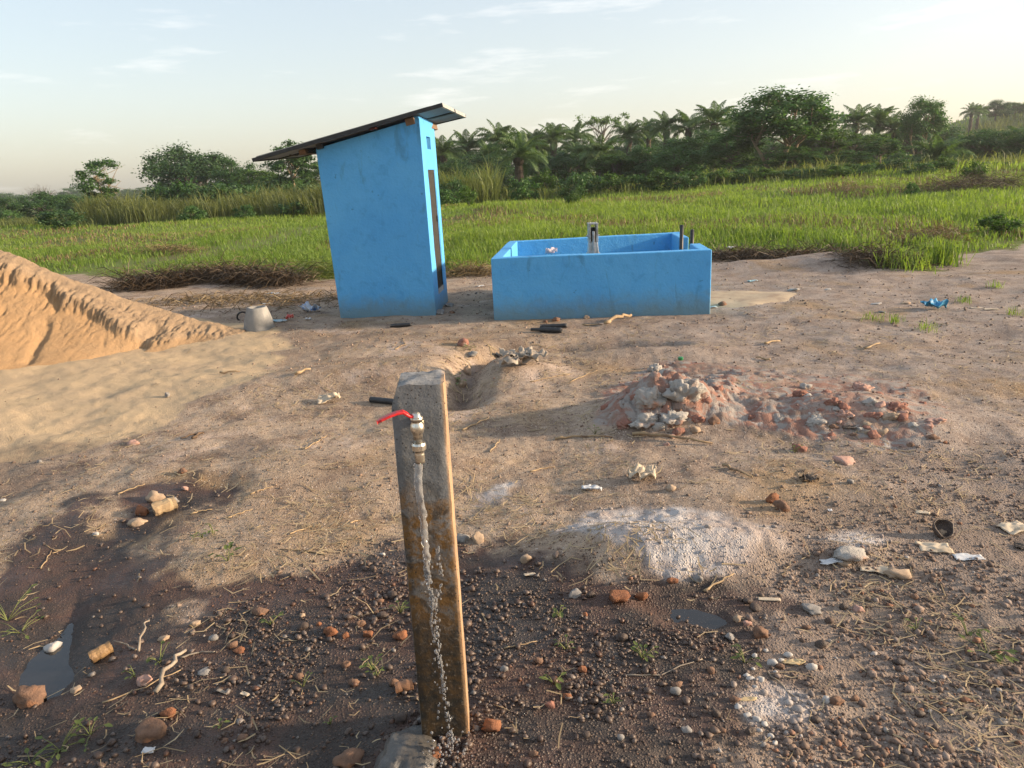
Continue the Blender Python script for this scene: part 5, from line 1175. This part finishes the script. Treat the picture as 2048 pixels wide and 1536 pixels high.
# ================================================================== STICKS, LOGS, PIPES
M_STICK = noisy("dry_stick", (.40, .295, .175), (.29, .20, .115), 20, .85, .5, .004, (.17, .11, .07), 8)
M_STICKG = noisy("grey_stick", (.33, .28, .22), (.23, .185, .14), 20, .85, .5, .004)
M_STICKD = noisy("dark_stick", (.13, .085, .055), (.09, .06, .04), 20, .85, .5, .004)
def stick(uv, r, label, mat=M_STICK, name="stick", cat="stick", lift=.0, taper=.5, n=7, z=None, flat=False):
    P_ = [place(u, v) for u, v in uv]; o0 = P_[0].copy(); pts = []
    for i in range(len(P_) - 1):
        for k in range(4): pts.append(P_[i].lerp(P_[i + 1], k / 4))
    pts.append(P_[-1]); m = len(pts)
    for i, p in enumerate(pts):
        p.z = max(p.z, th(p.x, p.y)) + r * .8 + lift * (z[0] if z else 1) * math.sin(math.pi * i / (m - 1))
    w_ = random.random() * 9
    for i, p in enumerate(pts):
        p.x += r * 1.3 * math.sin(i * 1.7 + w_) * (0 < i < m - 1); p.z += r * .5 * (1 + math.sin(i * 2.3 + w_))
    rad = [r * (1 - taper * i / (m - 1)) * (1 + .12 * math.sin(i * 2.7)) for i in range(m)]
    b_ = MB(); b_.tube([p - o0 for p in pts], rad, n); o = b_.build(name, mat, None, o0, smooth=True); return tag(o, label, cat)
stick([(278, 1306), (292, 1270), (298, 1242)], .0052, "crooked pale dead branch standing out of the wet soil", M_STICKG, lift=.03)
stick([(272, 1302), (250, 1290), (228, 1284)], .004, "thin fork lying left of the crooked branch", M_STICKG)
stick([(312, 1390), (342, 1345), (372, 1305)], .0085, "long split grey stick slanting over the dark gravel", M_STICKG, taper=.3, lift=.02)
stick([(205, 1408), (290, 1376), (362, 1342)], .0032, "thin straw stalk crossing below the split stick")
stick([(362, 1318), (400, 1306), (430, 1306)], .004, "thin dry stalk right of the split stick", M_STICKG)
stick([(82, 1138), (95, 1118), (103, 1102)], .003, "short yellow straw piece in the damp hollow"); stick([(92, 1092), (112, 1103)], .003, "short straw piece above the damp hollow's yellow straw"); stick([(104, 1108), (122, 1102)], .0025, "crossing straw bit in the damp hollow")
stick([(385, 880), (405, 868), (362, 880)], .010, "dark bark strip on the pale slope", M_STICKD, "bark_strip", "bark")
stick([(1265, 872), (1340, 880), (1425, 890)], .012, "long dry stalk lying below the rubble mound", lift=.01); stick([(1110, 880), (1150, 876), (1225, 876)], .009, "long dry stalk left of the rubble mound's foot")
stick([(1445, 933), (1478, 946), (1505, 956)], .008, "dry reed piece on the ochre flat"); stick([(1408, 1185), (1435, 1168), (1468, 1150)], .0055, "straight dry stick right of the chalky mound"); stick([(1250, 1352), (1320, 1352), (1405, 1320)], .003, "thin bent stem right of the standpipe", M_STICKG)
stick([(1008, 1298), (1040, 1292), (1075, 1284)], .0035, "short dry reed right of the standpipe"); stick([(1535, 1345), (1575, 1385), (1625, 1422)], .0035, "limp green-grey stem in the pale streak", M_STICKG)
stick([(925, 862), (950, 850), (978, 838)], .007, "straw stalk right behind the standpipe"); stick([(1210, 652), (1240, 642), (1262, 636)], .022, "broken tan cane in front of the basin", lift=.03, taper=.3); stick([(1165, 652), (1205, 651)], .010, "short dry cane left of the broken tan cane")
stick([(590, 752), (622, 742)], .016, "flat tan wood chip on the bare soil left of the hut's front"); stick([(790, 700), (810, 690), (806, 678)], .006, "thin curled root in front of the hut"); stick([(440, 748), (480, 745)], .010, "tan stick lying on the sand edge")
stick([(1530, 690), (1560, 684)], .012, "dry stalk bundle in the right clearing"); stick([(1730, 700), (1760, 688)], .010, "pale dry stalk in the right clearing"); stick([(1540, 722), (1512, 716)], .010, "dry stalk behind the rubble mound"); stick([(1615, 960), (1642, 945)], .006, "black twig in the ochre flat", M_STICKD); stick([(1605, 965), (1612, 940)], .005, "black forked twig in the ochre flat", M_STICKD)
for i, (a_, b2) in enumerate((((500, 990), (545, 975)), ((455, 1038), (505, 1020)), ((380, 1030), (425, 1020)), ((700, 1048), (722, 1042)), ((650, 1110), (560, 1100)), ((580, 1070), (640, 1050)), ((610, 900), (655, 872)), ((235, 990), (290, 970)), ((1060, 945), (1110, 935)), ((1060, 765), (1140, 750)), ((1140, 765), (1195, 742)), ((980, 905), (1000, 880)))):
    stick([a_, ((a_[0] + b2[0]) / 2 + 3, (a_[1] + b2[1]) / 2 - 2), b2], .0045, "straw stalk lying on the pale soil around the standpipe", name="straw_stalk", cat="straw")["group"] = "straw stalks on the pale soil"
def log(uv, r, label, mat, lift=0.0):
    a_, b2 = place(*uv[0]), place(*uv[1]); a_.z += r * .75; b2.z += r * .75 + lift; m_ = MB(); n = 14
    pts = [a_.lerp(b2, i / 6) - a_ for i in range(7)]; m_.tube(pts, [r * (1 + .06 * math.sin(i * 2.2)) for i in range(7)], n)
    V = np.array(m_.v); V += (fbm(V[:, 0] * 40, V[:, 1] * 40, V[:, 2] * 40, 2, 17)[:, None] - .5) * r * .5; m_.v = [tuple(v) for v in V]
    o = m_.build("log", mat, None, a_); return tag(o, label, "log")
log(((308, 1030), (352, 1014)), .036, "short tan log piece in the damp hollow", M_STICK)
log(((182, 1325), (222, 1302)), .024, "cut wet log end right of the narrow puddle", noisy("wet_log", (.33, .205, .095), (.16, .095, .05), 22, .5, .6, .006, (.10, .06, .035), 9))
log(((792, 1384), (826, 1374)), .018, "short brown tube of wood left of the standpipe's foot", noisy("brown_wood_tube", (.24, .13, .075), (.16, .085, .05), 18, .6, .4, .004))
def pipe(uv, r, label, ridged=False):
    a_, b2 = place(*uv[0]), place(*uv[1]); a_.z += r * .9; b2.z += r * .9; d = b2 - a_; n = 16; m_ = MB(); R_ = [r] * 13
    if ridged: R_ = [r * (.62 if i < 4 else 1.0 + .10 * (i % 2)) for i in range(13)]
    ax = d.normalized(); up = Vector((0, 0, 1)); s = ax.cross(up).normalized(); up = s.cross(ax)
    V, Fs = [], []
    for ir in (1.0, .72):
        for i in range(13):
            for j in range(n):
                w = 2 * math.pi * j / n; V.append(d * (i / 12) + (s * math.cos(w) + up * math.sin(w)) * R_[i] * ir)
    N_ = 13 * n
    for i in range(12):
        for j in range(n):
            q = (i * n + j, i * n + (j + 1) % n, (i + 1) * n + (j + 1) % n, (i + 1) * n + j); Fs.append(q); Fs.append(tuple(N_ + k for k in q[::-1]))
    for e in (0, 12):
        for j in range(n): Fs.append((e * n + j, e * n + (j + 1) % n, N_ + e * n + (j + 1) % n, N_ + e * n + j))
    m_.add(V, Fs); o = m_.build("black_pipe_offcut", M_BLACKP, None, a_, smooth=True); return tag(o, label, "pipe")
pipe(((781, 655), (823, 652)), .022, "black pipe offcut in front of the hut"); pipe(((1080, 657), (1134, 655)), .025, "plain black pipe offcut at the basin's front, behind the ridged one"); pipe(((1062, 663), (1124, 665)), .028, "ridged black pipe offcut at the basin's front", True)
pipe(((742, 804), (800, 810)), .024, "black pipe end sticking out left behind the standpipe"); pipe(((990, 703), (1004, 702)), .022, "stub of black pipe in the trench wall")

# ================================================================== CONCRETE CONE, RING, LITTER
cp = place(519, 658); cone = empty("concrete_cone", cp); tag(cone, "grey concrete cone frustum beside the end of the sand pile", "concrete cone")
m_ = MB(); m_.lathe([(.185, -.06), (.182, .02), (.165, .12), (.128, .245), (.118, .268), (.112, .275), (.088, .275), (.088, .20)], 32)
V = np.array(m_.v); V += (fbm(V[:, 0] * 12, V[:, 1] * 12, V[:, 2] * 12, 3, 8)[:, None] - .5) * .012; m_.v = [tuple(v) for v in V]; m_.build("shell", M_CONC, cone, smooth=True)
m_ = MB(); m_.tube([(.065 * math.cos(a), .0, .065 * math.sin(a)) for a in np.linspace(.6, 5.4, 20)], .012, 8); rg_ = m_.build("black_hose", M_BLACKP, None, place(480, 642) + Vector((.02, .05, .05)), smooth=True); rg_.rotation_euler = (.3, 0, .5); tag(rg_, "curl of black hose behind the concrete cone", "hose")
def film(name, col, rough=.5, tr=.25):
    t = NT(name); b_ = t.node("ShaderNodeBsdfPrincipled"); co = t.coord("Object"); t.put(b_.inputs["Base Color"], t.mix(t.ramp(t.noise(co, 12, 3), .5, .6), col[0], col[1])); b_.inputs["Roughness"].default_value = rough
    tb = t.node("ShaderNodeBsdfTranslucent"); t.put(tb.inputs["Color"], col[0]); ms = t.node("ShaderNodeMixShader"); ms.inputs[0].default_value = tr
    t.l.new(b_.outputs[0], ms.inputs[1]); t.l.new(tb.outputs[0], ms.inputs[2]); t.l.new(ms.outputs[0], t.out.inputs["Surface"]); return t.m
M_BAGW = film("white_plastic_film", ((.72, .73, .74), (.62, .62, .62))); M_BAGB = film("blue_white_film", ((.68, .72, .78), (.12, .28, .62))); M_BAGR = film("red_film", ((.62, .10, .08), (.75, .55, .52)))
M_PAPER = film("tan_paper", ((.60, .50, .37), (.50, .40, .28)), .8, .15); M_HUSK = film("dry_husk", ((.62, .48, .27), (.48, .30, .13)), .7, .2); M_TEAL = film("teal_film", ((.30, .52, .60), (.55, .60, .62)))
M_BLUEP = film("blue_plastic", ((.03, .26, .48), (.08, .36, .58)), .5, .1); M_GREEN = noisy("green_plastic", (.02, .22, .07), (.015, .16, .05), 5, .4, .1, .002, spec=.5); M_SLATE = noisy("dark_leaf", (.07, .055, .045), (.11, .085, .065), 12, .7, .4, .004)
def sheet(u, v, w, h, mat, label, crumple=.3, name="plastic_scrap", cat="litter", seed=None, rot=None, fold=0.0, pointed=False, y=None, z=None, curl=0.0):
    """thin crumpled sheet with thickness, w x h metres"""
    sd_ = seed or (hash(label) % 997 if False else sum(map(ord, label)) % 997); rg = np.random.default_rng(sd_); n, k = 16, 12
    U, W_ = np.meshgrid(np.linspace(-.5, .5, n), np.linspace(-.5, .5, k)); X = U * w; Y = W_ * h
    if pointed: Y = Y * (np.cos(U * math.pi * .96) ** .8)[:, :] + .03 * h
    X = X + (fbm(U * 3 + sd_, W_ * 3, octv=2, seed=sd_ % 90) - .5) * w * .35 * min(1, crumple * 3); Y = Y + (fbm(U * 3, W_ * 3 + sd_, octv=2, seed=sd_ % 80) - .5) * h * .45 * min(1, crumple * 3)
    Z = (fbm(U * 4.5 + sd_, W_ * 4.5, octv=3, seed=sd_ % 70)) * crumple * min(w, h) * 1.6 + fold * np.abs(W_) * h + curl * (W_ * 2) ** 2 * h
    Z = Z - Z.min() + .003; a_ = rot if rot is not None else rg.uniform(-.5, .5); ca, sa = math.cos(a_), math.sin(a_)
    X, Y = X * ca - Y * sa, X * sa + Y * ca
    V = np.stack([X.ravel(), Y.ravel(), Z.ravel()], 1); idx = np.arange(n * k).reshape(k, n); Fq = np.stack([idx[:-1, :-1], idx[:-1, 1:], idx[1:, 1:], idx[1:, :-1]], -1).reshape(-1, 4)
    p = place(u, v) if y is None else Vector((at_depth(u, v, y)[0], y, z))
    o = obj(name, mesh_np(name, V, Fq, True), mat, None, p); s = o.modifiers.new("solid", 'SOLIDIFY'); s.thickness = .0025; s.offset = 0; return tag(o, label, cat)
sheet(622, 624, .24, .16, M_BAGB, "crumpled blue and white plastic bag left of the hut", .9, "plastic_bag", "bag"); sheet(557, 643, .22, .10, M_TEAL, "flat pale plastic scrap beside the concrete cone", .25); sheet(579, 641, .09, .08, M_BAGR, "small red plastic scrap near the concrete cone", .9)
sheet(617, 640, .07, .05, M_BAGW, "tiny white scrap below the blue and white bag", .6); sheet(532, 609, .12, .05, M_BAGW, "white scrap behind the concrete cone", .3); sheet(548, 588, .2, .07, M_BAGW, "white plastic strip near the dark windrow", .3)
sheet(1103, 514, .12, .11, film("lilac_film", ((.74, .70, .76), (.66, .58, .68))), "crumpled lilac plastic cup on the basin's front rim", .9, "plastic_scrap", y=8.93, z=.755)
sheet(660, 804, .16, .11, M_PAPER, "crumpled pale paper on the soil left behind the standpipe", .6, "paper_scrap"); sheet(1285, 958, .15, .10, M_PAPER, "crumpled pale cloth above the chalky mound", .7, "cloth_scrap"); sheet(1185, 980, .10, .05, M_BAGW, "small white rag left of the crumpled pale cloth", .5, "cloth_scrap")
sheet(2030, 1058, .14, .09, M_PAPER, "torn tan cardboard at the right edge of the photo", .18, "cardboard", rot=.35); sheet(1868, 1098, .13, .08, M_PAPER, "upper tan leaf of a dried pair on the right gravel", .15, "dry_leaf", "leaf"); sheet(1935, 1117, .12, .05, M_BAGW, "whitish torn leaf right of the tan dried leaf", .2, "dry_leaf", "leaf")
sheet(1748, 1140, .12, .07, M_PAPER, "flat cream leaf below the large pale clay block", .12, "dry_leaf", "leaf"); sheet(1668, 1130 - 5, .12, .035, M_BAGW, "narrow white scrap left of the cream leaf", .25, "paper_scrap"); sheet(1538, 1200, .085, .022, M_PAPER, "narrow tan chip above the right gravel", .1, "wood_chip", "chip")
sheet(1588, 1328, .075, .03, M_HUSK, "ribbed pale husk among the white chips", .25, "husk", "husk", pointed=True, rot=-.1); sheet(1492, 1402, .07, .018, M_HUSK, "yellow pointed husk below the white chips", .3, "husk", "husk", pointed=True, rot=.08); sheet(2045, 1096, .06, .05, M_SLATE, "dark flat shard at the right edge", .2, "shard", "shard")
sheet(1868, 618, .22, .17, M_BLUEP, "blue plastic scrap in the right clearing", .5, "plastic_scrap", curl=.25); sheet(1955, 616, .15, .07, M_PAPER, "cream sandal sole left half in the right clearing", .06, "sandal", "sandal", rot=-.1); sheet(1982, 619, .15, .07, M_PAPER, "cream sandal sole right half in the right clearing", .06, "sandal", "sandal", rot=-.3)
sheet(1418, 616, .18, .08, M_TEAL, "pale blue scrap at the basin's right corner", .2); sheet(1462, 498, .22, .10, M_BAGW, "white scrap on the grass bank right of the basin", .5); sheet(1795, 510, .22, .05, M_BAGW, "white strip in the grass left of the arching clump", .3); sheet(1505, 563, .16, .08, M_TEAL, "faded teal scrap behind the cement patch", .25)
sheet(960, 573, .14, .05, M_BAGW, "white scrap between the hut and the basin", .3); sheet(298, 1503, .035, .025, M_BAGW, "torn foil scrap at the bottom left", .3, "foil_scrap"); sheet(98, 1378, .02, .012, M_BAGW, "tiny white chip in the narrow puddle", .2, "paper_scrap"); sheet(490, 1390, .035, .015, M_PAPER, "thin white splinter on the dark gravel", .2, "wood_chip", "chip")
sheet(1620, 962, .08, .06, M_SLATE, "curled black leaf in the ochre flat", .6, "dry_leaf", "leaf"); sheet(1712, 856, .16, .05, M_SLATE, "dark flat shard at the foot of the right rubble peak", .25, "shard", "shard"); sheet(1660, 1022, .02, .02, M_BAGW, "tiny pale fleck near the nodules", .2, "paper_scrap")
sheet(1845, 1067 - 40, .06, .03, M_PAPER, "small tan chip above the broken shell", .2, "wood_chip", "chip"); sheet(445, 1385, .05, .012, M_STICKG, "grey wood splinter beside the brown stones", .2, "wood_chip", "chip"); sheet(1060, 1180 - 30, .05, .018, M_PAPER, "tan chip right of the standpipe's middle", .2, "wood_chip", "chip")
# crumpled cement-bag scraps piled on the trench lip
heap_e = empty("paper_heap", place(1046, 728)); tag(heap_e, "pile of crumpled grey paper scraps right of the trench", "litter")
for i in range(9):
    n = 10; U, W_ = np.meshgrid(np.linspace(-.5, .5, n), np.linspace(-.5, .5, n)); s_ = rr.uniform(.10, .17); Z = fbm(U * 4 + i * 7, W_ * 4, octv=2, seed=i + 3) * .10; V = np.stack([(U * s_ + rr.gauss(0, .06)).ravel(), (W_ * s_ + rr.gauss(0, .04)).ravel(), (Z + i * .008).ravel()], 1)
    idx = np.arange(n * n).reshape(n, n); Fq = np.stack([idx[:-1, :-1], idx[:-1, 1:], idx[1:, 1:], idx[1:, :-1]], -1).reshape(-1, 4); o = obj("paper_scrap", mesh_np("paper_scrap", V, Fq, True), noisy("grey_paper", (.36, .315, .26), (.27, .225, .18), 9, .9, .3) if i == 0 else bpy.data.materials["grey_paper"], heap_e); sm = o.modifiers.new("solid", 'SOLIDIFY'); sm.thickness = .003
# open nut shell
m_ = MB(); m_.lathe([(.005, .0), (.030, .006), (.045, .025), (.047, .040), (.042, .040), (.038, .026), (.024, .010), (.004, .006)], 18); V = np.array(m_.v); V += (fbm(V[:, 0] * 50, V[:, 1] * 50, V[:, 2] * 50, 2, 6)[:, None] - .5) * .012; m_.v = [tuple(v) for v in V]
o = m_.build("nut_shell", RM["dark"], None, place(1878, 1066) + Vector((0, 0, .012)), smooth=True); o.rotation_euler = (.75, .1, 0); tag(o, "broken dark nut shell lying open on the right", "shell")
rock(1882, 1067, 24, "tan", "tan kernel inside the broken nut shell", .6, .3)
m_ = MB(); m_.lathe([(.022, 0), (.023, .022), (.019, .026)], 16); o = m_.build("bottle_cap", M_GREEN, None, place(1361, 733) + Vector((0, 0, .06)), smooth=False); tag(o, "small green bottle cap on top of the rubble mound", "bottle cap")
# round dried cement patch beside the basin
def patch_():
    c = place(1465, 598); n = 64; V = [(0, 0, .006)]; rg = np.random.default_rng(4)
    for k in (.5, .85, 1.0):
        for j in range(n):
            a = 2 * math.pi * j / n; q = k * (1 + .12 * math.sin(3 * a + 1) + .06 * math.sin(7 * a)); x, y = .78 * q * math.cos(a), .62 * q * math.sin(a); V.append((x, y, th(c.x + x, c.y + y) - c.z + (.022 if k < .9 else -.006)))
    Fs = [(0, 1 + j, 1 + (j + 1) % n) for j in range(n)] + [(1 + r_ * n + j, 1 + (r_ + 1) * n + j, 1 + (r_ + 1) * n + (j + 1) % n, 1 + r_ * n + (j + 1) % n) for r_ in range(2) for j in range(n)]
    o = MB().add(V, Fs).build("cement_patch", noisy("dried_cement", (.44, .345, .235), (.36, .275, .19), 7, .95, .4, .006, (.30, .22, .15), 3), None, c, smooth=True); tag(o, "round dried cement patch on the ground right of the basin", "cement patch")
patch_()

# ================================================================== SMALL WEEDS
M_WEED = foliage("weed_leaves", (.085, .125, .035), (.18, .215, .07), .35, c3=(.16, .20, .05)); M_STEM = noisy("weed_stem", (.16, .18, .06), (.12, .14, .05), 12, .7)
def weed(u, v, hpx, nl, leafpx, label, seed, spread=.7):
    rg = np.random.default_rng(seed); p = place(u, v); k = depth_px(p); h = hpx / k; l = .75 * leafpx / k; e = empty("weed", p); tag(e, label, "weed")
    for i in range(nl):
        a = rg.uniform(0, 6.28); el = rg.uniform(.5, 1.3) if spread < 1 else rg.uniform(.1, .7); hh = h * rg.uniform(.45, 1.0); d = Vector((math.cos(a) * math.cos(el), math.sin(a) * math.cos(el), math.sin(el)))
        mid = d * hh * .5 + Vector((0, 0, hh * .08)); tip = d * hh
        m_ = MB(); m_.tube([(0, 0, -.004), mid, tip], [.0016, .0013, .0009], 5); st = m_.build("stem", M_STEM, e, smooth=True)
        out = (Vector((d.x, d.y, 0)).normalized() + Vector((0, 0, rg.uniform(-.3, .4)))).normalized(); s = out.cross(Vector((0, 0, 1))).normalized(); L_ = l * rg.uniform(.6, 1.2); w = L_ * .28; nn = Vector((0, 0, L_ * .06))
        V = [tip, tip + out * L_ * .35 + s * w + nn, tip + out * L_ * .75 + s * w * .7, tip + out * L_ - nn, tip + out * L_ * .75 - s * w * .7, tip + out * L_ * .35 - s * w + nn, tip + out * L_ * .5 - nn * .8]
        me = MB().add(V, [(0, 1, 6), (1, 2, 6), (2, 3, 6), (3, 4, 6), (4, 5, 6), (5, 0, 6)]).mesh("leaf"); attr(me, "tint", np.full(7, rg.uniform(.2, .9))); obj("leaf", me, M_WEED, st, None, True)
for i, a in enumerate(((455, 1122, 34, 7, 22, "leafy yellow-green seedling on the pale slope"), (540, 1250, 24, 7, 16, "small green seedling at the dark wet border"), (800, 1225, 22, 8, 16, "green seedling left of the standpipe"), (745, 1340, 34, 8, 20, "green weed sprig on the dark gravel left of the standpipe"), (755, 1352, 20, 5, 14, "lower green weed beside the sprig left of the standpipe"),
        (606, 1372, 26, 4, 12, "thin seedling on the dark gravel"), (440, 1452, 16, 4, 16, "round-leaved seedling at the bottom left"), (320, 1325, 36, 9, 16, "wilted light green weed over the split stick"), (270, 1352, 26, 6, 14, "wilted weed left of the split stick"), (1118, 1235, 34, 6, 18, "pale seedling right of the standpipe"), (1132, 1300, 30, 6, 16, "yellowish seedling right of the standpipe in dark gravel"), (1108, 1368, 26, 6, 24, "round-leaved bright seedling right of the standpipe's lower part"),
        (1285, 1318, 34, 12, 18, "spiky green weed in the middle of the right gravel"), (1490, 1325, 36, 8, 20, "wilted weed with yellow leaf near the white chips"), (1225, 1408, 30, 8, 16, "low olive weed in the dark gravel"), (1935, 1270, 40, 9, 22, "grey-green weed on the right gravel"), (1975, 1305, 44, 10, 24, "spreading grass-like weed near the right edge"), (1832, 1262, 26, 6, 14, "small weed left of the grey-green weed"), (405, 1075, 26, 6, 14, "pale small weed below the damp hollow"), (428, 1068, 24, 6, 14, "pale weed right of the small one below the damp hollow"),
        (40, 1265, 60, 8, 18, "tall thin weed at the left edge"), (15, 1240, 70, 8, 20, "dry-stemmed weed cut by the left edge"), (120, 1500, 60, 12, 26, "fallen green weed at the bottom left corner"), (180, 1470, 50, 8, 22, "bent weed stem at the bottom left"), (60, 1525, 44, 10, 20, "low weed in the bottom left corner"), (940, 700, 16, 8, 12, "green weed growing in the trench"), (925, 775, 22, 9, 14, "green weed beside the smooth tan stone"), (915, 760, 18, 6, 12, "small weed inside the trench mouth"), (1190, 868, 16, 6, 10, "tiny weed left of the rubble mound"), (1590, 905, 20, 6, 10, "tiny weed on the flat below the rubble mound"), (660, 1448, 20, 5, 12, "tiny seedling in dark gravel left of the standpipe's foot"))):
    weed(*a, 700 + i, spread=1.2 if a[2] >= 44 else .7)



# ================================================================== HAZE
def haze():
    m_ = MB(); m_.box((-620, -60, -40), (620, 620, 34)); t = NT("haze"); v = t.node("ShaderNodeVolumePrincipled"); v.inputs["Color"].default_value = (.94, .96, 1.0, 1); v.inputs["Density"].default_value = .00035; v.inputs["Anisotropy"].default_value = .3
    t.l.new(v.outputs[0], t.out.inputs["Volume"]); o = m_.build("haze", t.m); o["kind"] = "stuff"
haze()
